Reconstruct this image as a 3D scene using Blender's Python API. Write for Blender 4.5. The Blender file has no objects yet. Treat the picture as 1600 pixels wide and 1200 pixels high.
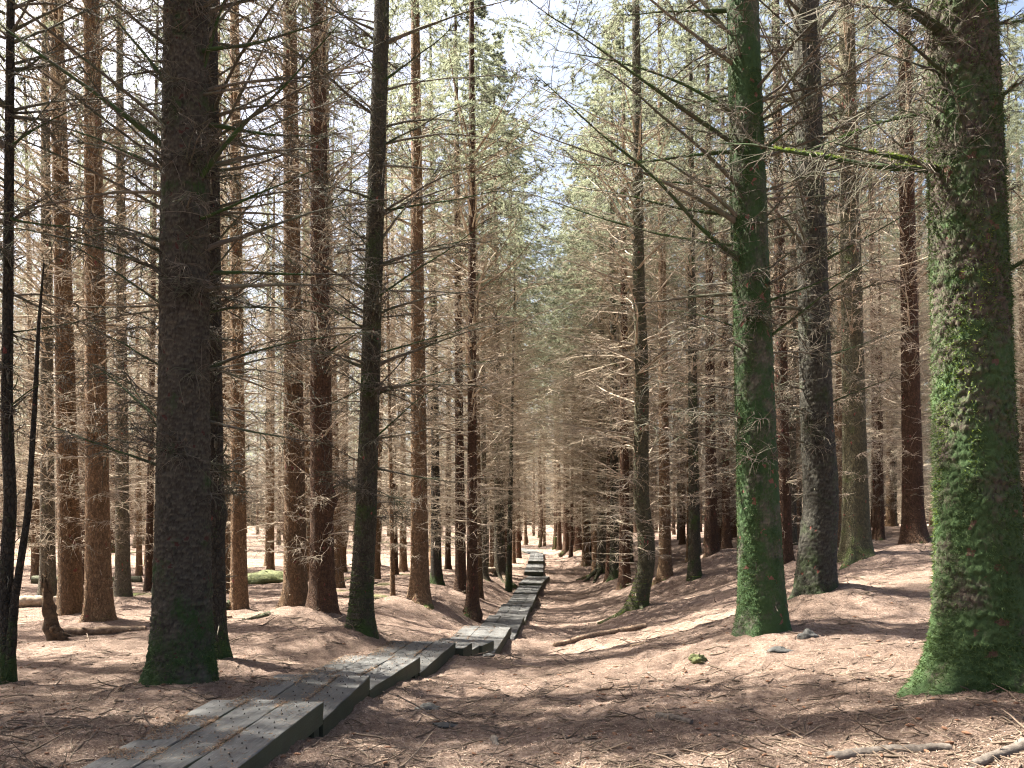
import bpy, math
import numpy as np
from mathutils import Vector, Euler

PI = math.pi
RAD = math.radians
sc = bpy.context.scene
COL = sc.collection

# ------------------------------------------------------------------ camera
cam_d = bpy.data.cameras.new('camera')
cam = bpy.data.objects.new('camera', cam_d)
COL.objects.link(cam)
cam.location = (0, 0, 1.5)
cam.rotation_euler = (RAD(90), 0, 0)
cam_d.sensor_fit = 'HORIZONTAL'
cam_d.sensor_width = 36.0
cam_d.lens = 36.0 * 1209 / 1600
cam_d.shift_y = 215 / 1600.0            # a level phone picture: trunks stay parallel
cam_d.clip_start = 0.05
cam_d.clip_end = 2000
sc.camera = cam

# ------------------------------------------------------------------ sky, sun, exposure
SUN_EL, SUN_AZ = 54.0, -68.0            # azimuth from +Y, clockwise
w = bpy.data.worlds.new('World'); sc.world = w; w.use_nodes = True
nt = w.node_tree
bg = nt.nodes['Background']
sky = nt.nodes.new('ShaderNodeTexSky')
sky.sky_type = 'NISHITA'; sky.sun_disc = False
sky.sun_elevation = RAD(SUN_EL); sky.sun_rotation = RAD(SUN_AZ)
sky.air_density = 1.0; sky.dust_density = 7.0; sky.ozone_density = 1.0
nt.links.new(sky.outputs[0], bg.inputs[0]); bg.inputs[1].default_value = 0.058
sd = bpy.data.lights.new('sun', 'SUN'); sd.energy = 5.0; sd.angle = RAD(0.55); sd.color = (1.0, 0.94, 0.82)
so = bpy.data.objects.new('sun', sd); COL.objects.link(so)
sv = Vector((math.sin(RAD(SUN_AZ)) * math.cos(RAD(SUN_EL)), math.cos(RAD(SUN_AZ)) * math.cos(RAD(SUN_EL)), math.sin(RAD(SUN_EL))))
so.rotation_euler = sv.to_track_quat('Z', 'Y').to_euler()
so.location = (-20, 10, 40)
vs = sc.view_settings
vs.view_transform = 'Standard'; vs.look = 'None'; vs.gamma = 1.0; vs.use_curve_mapping = False
vs.exposure = 2.7
sc.cycles.max_bounces = 6; sc.cycles.diffuse_bounces = 3; sc.cycles.glossy_bounces = 2
sc.cycles.transmission_bounces = 3; sc.cycles.caustics_reflective = False; sc.cycles.caustics_refractive = False
sc.cycles.use_denoising = True; sc.cycles.denoising_prefilter = 'NONE'
sc.cycles.pixel_filter_type = 'BLACKMAN_HARRIS'; sc.cycles.filter_width = 1.2
sc.cycles.use_adaptive_sampling = True; sc.cycles.adaptive_threshold = 0.03; sc.cycles.adaptive_min_samples = 16
sc.render.use_persistent_data = False; sc.cycles.debug_use_spatial_splits = True

# ------------------------------------------------------------------ noise helpers
def _hash(ix, iy, seed):
    h = (ix.astype(np.int64) * 374761393 + iy.astype(np.int64) * 668265263 + seed * 974634777) & 0x7fffffff
    h = ((h ^ (h >> 13)) * 1274126177) & 0x7fffffff
    h = (h ^ (h >> 16)) & 0x7fffffff
    return (h % 1000003) / 1000003.0
def vnoise(x, y, seed=0):
    ix, iy = np.floor(x), np.floor(y); fx, fy = x - ix, y - iy
    ux, uy = fx * fx * (3 - 2 * fx), fy * fy * (3 - 2 * fy)
    a = _hash(ix, iy, seed); b = _hash(ix + 1, iy, seed); c = _hash(ix, iy + 1, seed); d = _hash(ix + 1, iy + 1, seed)
    return (a + (b - a) * ux) * (1 - uy) + (c + (d - c) * ux) * uy - 0.5
def fbm(x, y, seed=0, o=3):
    s = 0; a = 1.0
    for k in range(o):
        s = s + a * vnoise(x, y, seed + k * 17); x = x * 2.03 + 3.1; y = y * 2.03 + 1.7; a *= 0.5
    return s
def voro(u, v, per, seed):
    """cells on a cylinder: u wraps every `per` cells; returns F1, F2-F1 and the cell's random value"""
    iu, iv = np.floor(u), np.floor(v)
    f1 = np.full(u.shape, 9.0); f2 = np.full(u.shape, 9.0); r = np.zeros(u.shape); dy = np.zeros(u.shape)
    for du in (-1, 0, 1):
        for dv in (-1, 0, 1):
            cu, cv = iu + du, iv + dv
            wu = np.mod(cu, per)
            px = cu + 0.1 + 0.8 * _hash(wu, cv, seed); py = cv + 0.1 + 0.8 * _hash(wu, cv, seed + 5)
            d = np.hypot(u - px, v - py)
            rr = _hash(wu, cv, seed + 9)
            m = d < f1
            f2 = np.where(m, f1, np.minimum(f2, d)); r = np.where(m, rr, r); dy = np.where(m, v - py, dy); f1 = np.where(m, d, f1)
    return f1, f2 - f1, r, dy

# ------------------------------------------------------------------ mesh helpers
def mk_mesh(name, V, Q=None, T=None, mat=None, smooth=True, attrs=None):
    me = bpy.data.meshes.new(name)
    V = np.asarray(V, dtype=np.float32).reshape(-1, 3)
    me.vertices.add(len(V)); me.vertices.foreach_set('co', V.ravel())
    idx, starts, n = [], [], 0
    if Q is not None and len(Q):
        Q = np.asarray(Q, dtype=np.int32).reshape(-1, 4); idx.append(Q.ravel())
        starts.append(np.arange(len(Q)) * 4); n = len(Q) * 4
    if T is not None and len(T):
        T = np.asarray(T, dtype=np.int32).reshape(-1, 3); idx.append(T.ravel())
        starts.append(n + np.arange(len(T)) * 3)
    idx = np.concatenate(idx).astype(np.int32); starts = np.concatenate(starts).astype(np.int32)
    me.loops.add(len(idx)); me.loops.foreach_set('vertex_index', idx)
    me.polygons.add(len(starts)); me.polygons.foreach_set('loop_start', starts)
    me.polygons.foreach_set('use_smooth', np.full(len(starts), smooth, dtype=bool))
    if attrs:
        for k, a in attrs.items():
            at = me.attributes.new(k, 'FLOAT', 'POINT'); at.data.foreach_set('value', np.asarray(a, dtype=np.float32).ravel())
    me.update(calc_edges=True)
    if mat: me.materials.append(mat)
    return me
class Geo:
    def __init__(s): s.V = []; s.Q = []; s.T = []; s.n = 0
    def add(s, V, Q=None, T=None):
        V = np.asarray(V, float).reshape(-1, 3)
        if Q is not None and len(Q): s.Q.append(np.asarray(Q).reshape(-1, 4) + s.n)
        if T is not None and len(T): s.T.append(np.asarray(T).reshape(-1, 3) + s.n)
        s.V.append(V); s.n += len(V)
    def mesh(s, name, mat, smooth=True):
        return mk_mesh(name, np.concatenate(s.V), np.concatenate(s.Q) if s.Q else None, np.concatenate(s.T) if s.T else None, mat, smooth)
def tubes(P, R, s):
    """many tapered tubes at once: P (n,k,3), R (n,k) -> verts, quads"""
    n, k, _ = P.shape
    t = np.gradient(P, axis=1); t /= np.linalg.norm(t, axis=2, keepdims=True) + 1e-9
    ref = np.zeros_like(t); ref[..., 2] = 1
    steep = np.abs(t[:, :1, 2]).repeat(k, 1) > 0.9
    ref[steep] = (1, 0, 0)
    a = np.cross(t, ref); a /= np.linalg.norm(a, axis=2, keepdims=True) + 1e-9
    b = np.cross(t, a)
    ang = np.arange(s) * 2 * PI / s
    V = P[:, :, None, :] + R[:, :, None, None] * (np.cos(ang)[None, None, :, None] * a[:, :, None, :] + np.sin(ang)[None, None, :, None] * b[:, :, None, :])
    i = np.arange(n)[:, None, None] * (k * s) + np.arange(k - 1)[None, :, None] * s
    j = np.arange(s)[None, None, :]; j2 = (j + 1) % s
    Q = np.stack([i + j, i + j2, i + s + j2, i + s + j], -1)
    return V.reshape(-1, 3), Q.reshape(-1, 4)
def obj(name, me, parent=None, loc=(0, 0, 0), rot=(0, 0, 0), scale=(1, 1, 1)):
    o = bpy.data.objects.new(name, me); COL.objects.link(o)
    o.location = loc; o.rotation_euler = rot; o.scale = scale
    if parent: o.parent = parent
    return o
def tag(o, label=None, cat=None, group=None, kind=None):
    if label: o['label'] = label
    if cat: o['category'] = cat
    if group: o['group'] = group
    if kind: o['kind'] = kind
    return o

# ------------------------------------------------------------------ materials
def new_mat(name):
    m = bpy.data.materials.new(name); m.use_nodes = True
    t = m.node_tree; b = t.nodes['Principled BSDF']
    b.inputs['Specular IOR Level'].default_value = 0.25; b.inputs['Roughness'].default_value = 0.85
    return m, t, b
def nd(t, ty, **kw):
    n = t.nodes.new(ty)
    for k, v in kw.items(): setattr(n, k, v)
    return n
def noise(t, vec, scale, detail=4, rough=0.55):
    n = nd(t, 'ShaderNodeTexNoise'); n.inputs['Scale'].default_value = scale
    n.inputs['Detail'].default_value = detail; n.inputs['Roughness'].default_value = rough
    t.links.new(vec, n.inputs['Vector']); return n.outputs['Fac']
def ramp(t, f, pts):
    r = nd(t, 'ShaderNodeValToRGB')
    e = r.color_ramp.elements
    while len(e) > 2: e.remove(e[-1])
    for i, (p, c) in enumerate(pts):
        x = e[i] if i < 2 else e.new(p)
        x.position = p; x.color = (*c, 1) if len(c) == 3 else c
    t.links.new(f, r.inputs[0]); return r.outputs[0]
def mix(t, f, a, b, mode='MIX'):
    m = nd(t, 'ShaderNodeMix', data_type='RGBA', blend_type=mode)
    for s, v in ((m.inputs[0], f), (m.inputs[6], a), (m.inputs[7], b)):
        if isinstance(v, (int, float)): s.default_value = v
        elif isinstance(v, tuple): s.default_value = (*v, 1)
        else: t.links.new(v, s)
    return m.outputs[2]
def math_(t, op, a, b=0.0, clamp=False):
    m = nd(t, 'ShaderNodeMath', operation=op); m.use_clamp = clamp
    for s, v in ((m.inputs[0], a), (m.inputs[1], b)):
        if isinstance(v, (int, float)): s.default_value = v
        else: t.links.new(v, s)
    return m.outputs[0]
def bump(t, b, h, strength, dist):
    n = nd(t, 'ShaderNodeBump'); n.inputs['Strength'].default_value = strength; n.inputs['Distance'].default_value = dist
    t.links.new(h, n.inputs['Height']); t.links.new(n.outputs[0], b.inputs['Normal'])
def scaled(t, vec, s):
    m = nd(t, 'ShaderNodeMapping'); m.inputs['Scale'].default_value = s; t.links.new(vec, m.inputs[0]); return m.outputs[0]

def bark(name, c_lo, c_hi, c_red=(0.17, 0.055, 0.045), red=0.06, moss=0.0, moss_base=0.35, moss_h=0.7, mossc=(0.045, 0.085, 0.018), hero=False, lichen=0.15, band=0.0):
    m, t, b = new_mat(name)
    tc = nd(t, 'ShaderNodeTexCoord'); oi = nd(t, 'ShaderNodeObjectInfo')
    off = nd(t, 'ShaderNodeVectorMath', operation='MULTIPLY_ADD')
    t.links.new(tc.outputs['Object'], off.inputs[0]); off.inputs[1].default_value = (1, 1, 1)
    rv = nd(t, 'ShaderNodeCombineXYZ'); r10 = math_(t, 'MULTIPLY', oi.outputs['Random'], 37.0)
    t.links.new(r10, rv.inputs[0]); t.links.new(r10, rv.inputs[2]); t.links.new(rv.outputs[0], off.inputs[2])
    vec = off.outputs[0]
    fine = noise(t, scaled(t, vec, (1, 1, 0.55)), 42, 5, 0.65)
    big = noise(t, vec, 3.2, 4, 0.6)
    if hero:
        a = nd(t, 'ShaderNodeAttribute', attribute_name='plate'); cell = a.outputs['Fac']
        g = nd(t, 'ShaderNodeAttribute', attribute_name='groove'); edge = g.outputs['Fac']
    else:
        wv = nd(t, 'ShaderNodeVectorMath', operation='ADD'); t.links.new(scaled(t, vec, (1, 1, 0.6)), wv.inputs[0])
        ns = nd(t, 'ShaderNodeTexNoise'); ns.inputs['Scale'].default_value = 9; t.links.new(vec, ns.inputs['Vector'])
        sc_ = nd(t, 'ShaderNodeVectorMath', operation='SCALE'); sc_.inputs['Scale'].default_value = 0.05; t.links.new(ns.outputs['Color'], sc_.inputs[0])
        t.links.new(sc_.outputs[0], wv.inputs[1])
        v1 = nd(t, 'ShaderNodeTexVoronoi'); v1.inputs['Scale'].default_value = 24; t.links.new(wv.outputs[0], v1.inputs['Vector'])
        v2 = nd(t, 'ShaderNodeTexVoronoi', feature='DISTANCE_TO_EDGE'); v2.inputs['Scale'].default_value = 24; t.links.new(wv.outputs[0], v2.inputs['Vector'])
        sp = nd(t, 'ShaderNodeSeparateColor'); t.links.new(v1.outputs['Color'], sp.inputs[0]); cell = sp.outputs[0]
        edge = math_(t, 'MULTIPLY', v2.outputs['Distance'], 5.0, True)
    f = math_(t, 'ADD', math_(t, 'MULTIPLY', cell, 0.26), math_(t, 'MULTIPLY', fine, 0.74))
    c = ramp(t, f, [(0.25, c_lo), (0.72, c_hi)])
    c = mix(t, math_(t, 'MULTIPLY', math_(t, 'SUBTRACT', 0.55, edge, True), 0.9), c, tuple(x * 0.4 for x in c_lo))
    if hero:
        ri = nd(t, 'ShaderNodeAttribute', attribute_name='rim')
        c = mix(t, math_(t, 'MULTIPLY', math_(t, 'MULTIPLY', ri.outputs['Fac'], fine), 0.9, True), c, tuple(min(1, x * 2.1) for x in c_hi))
    rm = math_(t, 'MULTIPLY', math_(t, 'GREATER_THAN', cell, 1 - red), math_(t, 'GREATER_THAN', big, 0.52))
    c = mix(t, rm, c, c_red)
    lic = ramp(t, noise(t, vec, 26, 3, 0.7), [(0.62, (0, 0, 0)), (0.74, (1, 1, 1))])
    c = mix(t, math_(t, 'MULTIPLY', lic, lichen), c, (0.27, 0.29, 0.25))
    # moss and algae: on the foot of the trunk, and in patches above
    sep = nd(t, 'ShaderNodeSeparateXYZ'); t.links.new(tc.outputs['Object'], sep.inputs[0])
    low = math_(t, 'MULTIPLY', math_(t, 'SUBTRACT', 1.0, math_(t, 'DIVIDE', sep.outputs[2], moss_h), True), moss_base)
    mm = math_(t, 'ADD', math_(t, 'ADD', low, moss), math_(t, 'MULTIPLY', math_(t, 'SUBTRACT', big, 0.5), 1.6))
    mm = math_(t, 'ADD', mm, math_(t, 'MULTIPLY', math_(t, 'SUBTRACT', fine, 0.5), 0.9), False)
    mk = ramp(t, mm, [(0.30, (0, 0, 0)), (0.62, (1, 1, 1))])
    mcol = mix(t, noise(t, vec, 17, 4, 0.7), tuple(x * 0.55 for x in mossc), tuple(min(1, x * 1.6) for x in mossc))
    c = mix(t, math_(t, 'MULTIPLY', mk, math_(t, 'SUBTRACT', 1.0, math_(t, 'MULTIPLY', rm, 0.8))), c, mcol)
    hs = nd(t, 'ShaderNodeHueSaturation'); t.links.new(c, hs.inputs['Color'])
    t.links.new(math_(t, 'ADD', math_(t, 'MULTIPLY', oi.outputs['Random'], 0.5), 0.75), hs.inputs['Value'])
    t.links.new(hs.outputs[0], b.inputs['Base Color'])
    h = math_(t, 'ADD', math_(t, 'MULTIPLY', fine, 0.8), math_(t, 'ADD', math_(t, 'MULTIPLY', cell, 0.5), edge))
    bump(t, b, h if not hero else fine, 0.9, 0.014 if not hero else 0.012)
    b.inputs['Roughness'].default_value = 0.9
    return m

M = {}
M['dark'] = bark('bark_dark', (0.022, 0.019, 0.015), (0.068, 0.058, 0.046), red=0.008, moss=0.12, moss_base=0.55, moss_h=1.0, mossc=(0.035, 0.06, 0.018))
M['brown'] = bark('bark_brown', (0.080, 0.048, 0.027), (0.25, 0.160, 0.092), red=0.02, moss=-0.15, moss_base=0.5, moss_h=0.45, lichen=0.12)
M['red'] = bark('bark_red', (0.038, 0.021, 0.013), (0.115, 0.064, 0.038), red=0.02, moss=-0.05, moss_base=0.35, moss_h=0.5, lichen=0.12)
M['grey'] = bark('bark_grey', (0.042, 0.036, 0.026), (0.140, 0.120, 0.085), red=0.02, moss=0.10, moss_base=0.35, moss_h=0.6, mossc=(0.07, 0.085, 0.025))
M['olive'] = bark('bark_olive', (0.034, 0.032, 0.020), (0.115, 0.105, 0.062), red=0.02, moss=0.16, moss_base=0.35, moss_h=1.0, mossc=(0.055, 0.072, 0.022))
M['mossy'] = bark('bark_mossy', (0.026, 0.023, 0.016), (0.080, 0.070, 0.050), red=0.006, moss=0.28, moss_base=0.3, moss_h=1.2, mossc=(0.032, 0.052, 0.014))
M['hero_dark'] = bark('bark_plated_dark', (0.022, 0.019, 0.015), (0.095, 0.084, 0.066), c_red=(0.075, 0.030, 0.026), red=0.05, moss=0.16, moss_base=0.5, moss_h=1.5, mossc=(0.032, 0.065, 0.02), hero=True)
M['hero_grey'] = bark('bark_plated_grey', (0.018, 0.017, 0.014), (0.070, 0.066, 0.054), red=0.02, moss=0.24, moss_base=0.4, moss_h=0.8, mossc=(0.036, 0.050, 0.022), hero=True)
M['hero_mossy'] = bark('bark_plated_mossy', (0.028, 0.022, 0.018), (0.095, 0.075, 0.060), c_red=(0.115, 0.055, 0.045), red=0.05, moss=0.36, moss_base=0.40, moss_h=3.6, mossc=(0.042, 0.074, 0.027), hero=True, lichen=0.5)
M['hero_green'] = bark('bark_plated_green', (0.028, 0.026, 0.020), (0.090, 0.082, 0.066), c_red=(0.15, 0.055, 0.05), red=0.08, moss=0.58, moss_base=0.10, moss_h=1.2, mossc=(0.027, 0.053, 0.019), hero=True, lichen=0.25)

def twig_mat(name, c0, c1, green=0.0, gcol=(0.06, 0.09, 0.03)):
    m, t, b = new_mat(name)
    tc = nd(t, 'ShaderNodeTexCoord'); oi = nd(t, 'ShaderNodeObjectInfo'); ge = nd(t, 'ShaderNodeNewGeometry')
    n = noise(t, tc.outputs['Object'], 2.4, 3)
    f = math_(t, 'ADD', math_(t, 'MULTIPLY', n, 0.6), math_(t, 'MULTIPLY', ge.outputs['Random Per Island'], 0.4))
    c = ramp(t, f, [(0.2, c0), (0.75, c1)])
    gm = ramp(t, math_(t, 'ADD', noise(t, tc.outputs['Object'], 3.1, 4), green), [(0.5, (0, 0, 0)), (0.75, (1, 1, 1))])
    c = mix(t, gm, c, gcol)
    t.links.new(c, b.inputs['Base Color'])
    return m
M['twig'] = twig_mat('dead_twig', (0.125, 0.098, 0.072), (0.50, 0.42, 0.325), -0.06)
M['ground_twig'] = twig_mat('ground_twig', (0.045, 0.032, 0.024), (0.20, 0.15, 0.11), -0.4)
M['limb'] = twig_mat('mossy_limb', (0.030, 0.025, 0.020), (0.085, 0.072, 0.056), 0.2, (0.035, 0.065, 0.020))
M['lichen_twig'] = twig_mat('lichen_twig', (0.045, 0.037, 0.029), (0.17, 0.145, 0.115), 0.05, (0.065, 0.08, 0.045))

def leafy(name, c0, c1, trans, tcol):
    m, t, b = new_mat(name)
    ge = nd(t, 'ShaderNodeNewGeometry'); oi = nd(t, 'ShaderNodeObjectInfo')
    f = math_(t, 'ADD', math_(t, 'MULTIPLY', ge.outputs['Random Per Island'], 0.7), math_(t, 'MULTIPLY', oi.outputs['Random'], 0.3))
    c = ramp(t, f, [(0.1, c0), (0.9, c1)])
    t.links.new(c, b.inputs['Base Color']); b.inputs['Roughness'].default_value = 0.6
    tr = nd(t, 'ShaderNodeBsdfTranslucent'); tr.inputs[0].default_value = (*tcol, 1)
    ms = nd(t, 'ShaderNodeMixShader'); ms.inputs[0].default_value = trans
    t.links.new(b.outputs[0], ms.inputs[1]); t.links.new(tr.outputs[0], ms.inputs[2])
    t.links.new(ms.outputs[0], t.nodes['Material Output'].inputs['Surface'])
    return m
M['needle'] = leafy('spruce_needles', (0.060, 0.074, 0.050), (0.16, 0.175, 0.12), 0.55, (0.25, 0.27, 0.18))
M['moss'] = leafy('moss', (0.024, 0.046, 0.013), (0.078, 0.122, 0.034), 0.25, (0.075, 0.12, 0.032))
M['moss_bright'] = leafy('bright_moss', (0.09, 0.14, 0.02), (0.22, 0.30, 0.05), 0.3, (0.2, 0.28, 0.04))

def ground_mat():
    m, t, b = new_mat('needle_litter_ground')
    tc = nd(t, 'ShaderNodeTexCoord'); vec = tc.outputs['Object']
    n1 = noise(t, vec, 0.9, 5, 0.6); n2 = noise(t, vec, 30, 6, 0.8); n3 = noise(t, vec, 7, 4, 0.6)
    f = math_(t, 'ADD', math_(t, 'MULTIPLY', n2, 0.75), math_(t, 'MULTIPLY', n3, 0.35))
    c = ramp(t, f, [(0.34, (0.052, 0.035, 0.027)), (0.52, (0.195, 0.138, 0.110)), (0.72, (0.37, 0.285, 0.235))])
    c = mix(t, ramp(t, n1, [(0.40, (0, 0, 0)), (0.64, (0.5, 0.5, 0.5))]), c, (0.085, 0.060, 0.046))
    g = ramp(t, noise(t, vec, 0.33, 3, 0.5), [(0.60, (0, 0, 0)), (0.70, (1, 1, 1))])
    sep = nd(t, 'ShaderNodeSeparateXYZ'); t.links.new(vec, sep.inputs[0])
    far = math_(t, 'MULTIPLY', math_(t, 'GREATER_THAN', -4.0, sep.outputs[0]), math_(t, 'GREATER_THAN', sep.outputs[1], 22.0))
    c = mix(t, math_(t, 'MULTIPLY', math_(t, 'MULTIPLY', g, far), 0.75), c, (0.13, 0.17, 0.05))
    t.links.new(c, b.inputs['Base Color']); b.inputs['Roughness'].default_value = 0.95; b.inputs['Specular IOR Level'].default_value = 0.1
    bump(t, b, math_(t, 'ADD', n2, math_(t, 'MULTIPLY', n3, 0.8)), 1.0, 0.045)
    return m
M['ground'] = ground_mat()
def litter_mat():
    m, t, b = new_mat('fallen_needles')
    ge = nd(t, 'ShaderNodeNewGeometry')
    c = ramp(t, ge.outputs['Random Per Island'], [(0.0, (0.09, 0.052, 0.036)), (0.35, (0.17, 0.115, 0.085)), (0.75, (0.28, 0.205, 0.16)), (1.0, (0.42, 0.34, 0.27))])
    t.links.new(c, b.inputs['Base Color']); return m
M['litter'] = litter_mat()
def needle_orange():
    m, t, b = new_mat('orange_needles')
    ge = nd(t, 'ShaderNodeNewGeometry')
    c = ramp(t, ge.outputs['Random Per Island'], [(0.0, (0.08, 0.048, 0.03)), (0.5, (0.17, 0.105, 0.065)), (1.0, (0.27, 0.19, 0.125))])
    t.links.new(c, b.inputs['Base Color']); return m
M['litter_o'] = needle_orange()
def board_mat():
    m, t, b = new_mat('weathered_sleeper')
    tc = nd(t, 'ShaderNodeTexCoord'); oi = nd(t, 'ShaderNodeObjectInfo'); ge = nd(t, 'ShaderNodeNewGeometry')
    off = nd(t, 'ShaderNodeVectorMath', operation='ADD'); rv = nd(t, 'ShaderNodeCombineXYZ')
    r = math_(t, 'MULTIPLY', oi.outputs['Random'], 31.0); t.links.new(r, rv.inputs[0]); t.links.new(r, rv.inputs[1])
    t.links.new(tc.outputs['Object'], off.inputs[0]); t.links.new(rv.outputs[0], off.inputs[1]); vec = off.outputs[0]
    grain = noise(t, scaled(t, vec, (1, 0.05, 1)), 60, 4, 0.6); blot = noise(t, vec, 4, 5, 0.65); sp = noise(t, vec, 45, 3, 0.7)
    c = ramp(t, math_(t, 'ADD', math_(t, 'MULTIPLY', grain, 0.5), math_(t, 'MULTIPLY', blot, 0.5)), [(0.3, (0.042, 0.043, 0.044)), (0.55, (0.090, 0.091, 0.090)), (0.75, (0.15, 0.147, 0.14))])
    c = mix(t, ramp(t, sp, [(0.66, (0, 0, 0)), (0.72, (0.8, 0.8, 0.8))]), c, (0.26, 0.26, 0.25))
    dirt = noise(t, vec, 9, 6, 0.75)
    c = mix(t, ramp(t, dirt, [(0.52, (0, 0, 0)), (0.68, (0.7, 0.7, 0.7))]), c, (0.085, 0.068, 0.052))
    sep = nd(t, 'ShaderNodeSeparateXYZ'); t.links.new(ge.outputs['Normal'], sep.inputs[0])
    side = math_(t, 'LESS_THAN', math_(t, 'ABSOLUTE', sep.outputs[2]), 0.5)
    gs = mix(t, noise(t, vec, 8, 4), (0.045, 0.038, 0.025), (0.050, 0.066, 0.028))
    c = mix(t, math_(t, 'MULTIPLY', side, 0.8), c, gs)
    hs = nd(t, 'ShaderNodeHueSaturation'); t.links.new(c, hs.inputs['Color'])
    t.links.new(math_(t, 'ADD', math_(t, 'MULTIPLY', oi.outputs['Random'], 0.45), 0.8), hs.inputs['Value'])
    t.links.new(hs.outputs[0], b.inputs['Base Color']); b.inputs['Roughness'].default_value = 0.8
    bump(t, b, math_(t, 'ADD', grain, math_(t, 'MULTIPLY', sp, 0.5)), 0.6, 0.006)
    return m
M['board'] = board_mat()
def plain(name, c0, c1, sc_=12, rough=0.85, bd=0.008):
    m, t, b = new_mat(name)
    tc = nd(t, 'ShaderNodeTexCoord'); n = noise(t, tc.outputs['Object'], sc_, 5, 0.65)
    t.links.new(ramp(t, n, [(0.32, c0), (0.68, c1)]), b.inputs['Base Color']); b.inputs['Roughness'].default_value = rough
    bump(t, b, n, 0.8, bd); return m
M['stud'] = plain('rusted_stud', (0.03, 0.028, 0.027), (0.10, 0.09, 0.085), 60)
M['log'] = plain('bare_log', (0.08, 0.05, 0.032), (0.28, 0.20, 0.14), 16, bd=0.015)
M['log_pale'] = plain('pale_log', (0.17, 0.12, 0.08), (0.40, 0.33, 0.25), 12, bd=0.02)
M['rot'] = plain('rotten_wood', (0.035, 0.025, 0.018), (0.14, 0.09, 0.05), 14, bd=0.02)
M['stone'] = plain('dark_stone', (0.03, 0.031, 0.03), (0.085, 0.082, 0.078), 14)
M['mossy_stone'] = plain('mossy_stone', (0.045, 0.055, 0.022), (0.135, 0.145, 0.06), 7, bd=0.05)
M['mossy_wood'] = plain('mossy_wood', (0.035, 0.050, 0.018), (0.11, 0.10, 0.068), 11, bd=0.02)
M['root'] = plain('root_bark', (0.055, 0.045, 0.038), (0.17, 0.145, 0.125), 16, bd=0.012)
M['cone'] = plain('spruce_cone', (0.10, 0.05, 0.03), (0.26, 0.14, 0.085), 50)
M['soil'] = plain('dark_soil', (0.03, 0.022, 0.017), (0.09, 0.065, 0.05), 20)

# ------------------------------------------------------------------ where the trees stand: name, x, y, z, diameter, lean
TREES = [
 ('A1',-5.77,8.81,-0.30,0.13,0.006), ('A2',-8.95,15.72,-0.62,0.39,-0.025), ('A3',-7.97,14.93,-0.60,0.41,-0.012),
 ('A4',-13.11,21.86,-0.85,0.36,-0.005), ('A5',-11.67,23.21,-0.90,0.38,-0.006), ('B1',-3.50,8.21,-0.30,0.50,0.006),
 ('B2',-3.79,9.91,-0.36,0.22,-0.006), ('C1',-6.15,17.45,-0.68,0.32,-0.008), ('C1b',-12.83,34.93,-1.10,0.38,-0.007),
 ('C2',-4.68,16.75,-0.62,0.44,-0.010), ('C3',-3.91,15.97,-0.60,0.45,-0.008), ('C4',-2.53,13.07,-0.50,0.34,0.031),
 ('C5',-3.29,21.39,-0.80,0.12,-0.017), ('C6',-2.54,21.36,-0.85,0.46,-0.008), ('C7',-2.98,30.52,-1.10,0.38,-0.011),
 ('C8',-1.88,28.39,-1.20,0.36,-0.009), ('C9',-1.14,22.18,-1.05,0.29,-0.001), ('C10',-1.28,35.87,-1.20,0.27,-0.006),
 ('C11',-0.58,36.94,-1.25,0.46,-0.012), ('C12',-0.14,33.65,-1.20,0.22,0.019), ('C13',0.44,53.51,-1.20,0.35,-0.011),
 ('C14',-7.84,44.72,-1.20,0.37,-0.005), ('C15',-5.53,39.33,-1.20,0.33,-0.002), ('C16',-3.53,42.62,-1.25,0.28,0.004),
 ('R1',4.30,60.45,-0.80,0.52,-0.007), ('R1b',5.09,59.16,-0.80,0.50,-0.007), ('R2',4.55,46.63,-1.20,0.40,-0.005),
 ('R3',4.70,40.06,-1.25,0.50,-0.007), ('R4',4.62,34.73,-1.20,0.40,-0.007), ('R5',3.50,21.68,-1.10,0.44,-0.003),
 ('R6',5.62,28.34,-0.75,0.41,-0.011), ('R7',6.32,26.80,-0.65,0.37,-0.009), ('R8',7.39,28.63,0.15,0.40,-0.009),
 ('R8b',8.71,31.43,0.20,0.31,-0.008), ('R9',3.30,10.18,-0.10,0.49,-0.032), ('R10',7.84,22.25,0.12,0.39,-0.016),
 ('R11',4.82,12.19,0.22,0.47,-0.021), ('R12',8.28,18.60,0.50,0.55,-0.018), ('R13',13.94,29.25,0.75,0.22,-0.005),
 ('R14',10.95,21.09,0.75,0.50,-0.019), ('R15',3.80,6.25,0.12,0.54,-0.032)]
# boardwalk: y0, right edge x0, y1, right edge x1, top z, width
BOARDS = [
 (3.9,-1.74,6.50,-1.586,-0.01,0.96), (6.50,-1.586,8.34,-1.531,-0.156,1.02), (8.34,-1.531,10.26,-1.214,-0.30,1.07),
 (10.26,-1.214,12.9,-0.94,-0.50,1.10), (12.9,-0.80,13.5,-0.69,-0.61,1.05), (13.5,-0.69,14.0,-0.59,-0.735,1.0),
 (14.0,-0.53,14.6,-0.35,-0.745,1.05), (14.6,-0.35,18.6,-0.016,-1.01,1.15), (18.6,0.02,23.3,0.385,-1.35,1.08),
 (23.3,0.39,28.0,0.695,-1.50,1.03), (28.0,0.72,33.5,1.08,-1.60,1.0), (33.5,1.10,37.5,1.42,-1.60,1.05),
 (37.5,1.45,42.7,2.05,-1.50,1.15), (42.7,1.72,50.0,2.03,-1.25,1.05), (50.0,2.03,62.0,2.50,-1.02,1.0),
 (62.0,2.35,68.0,1.75,-0.98,1.1), (68.0,1.75,74.0,0.6,-0.96,1.2)]

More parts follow.
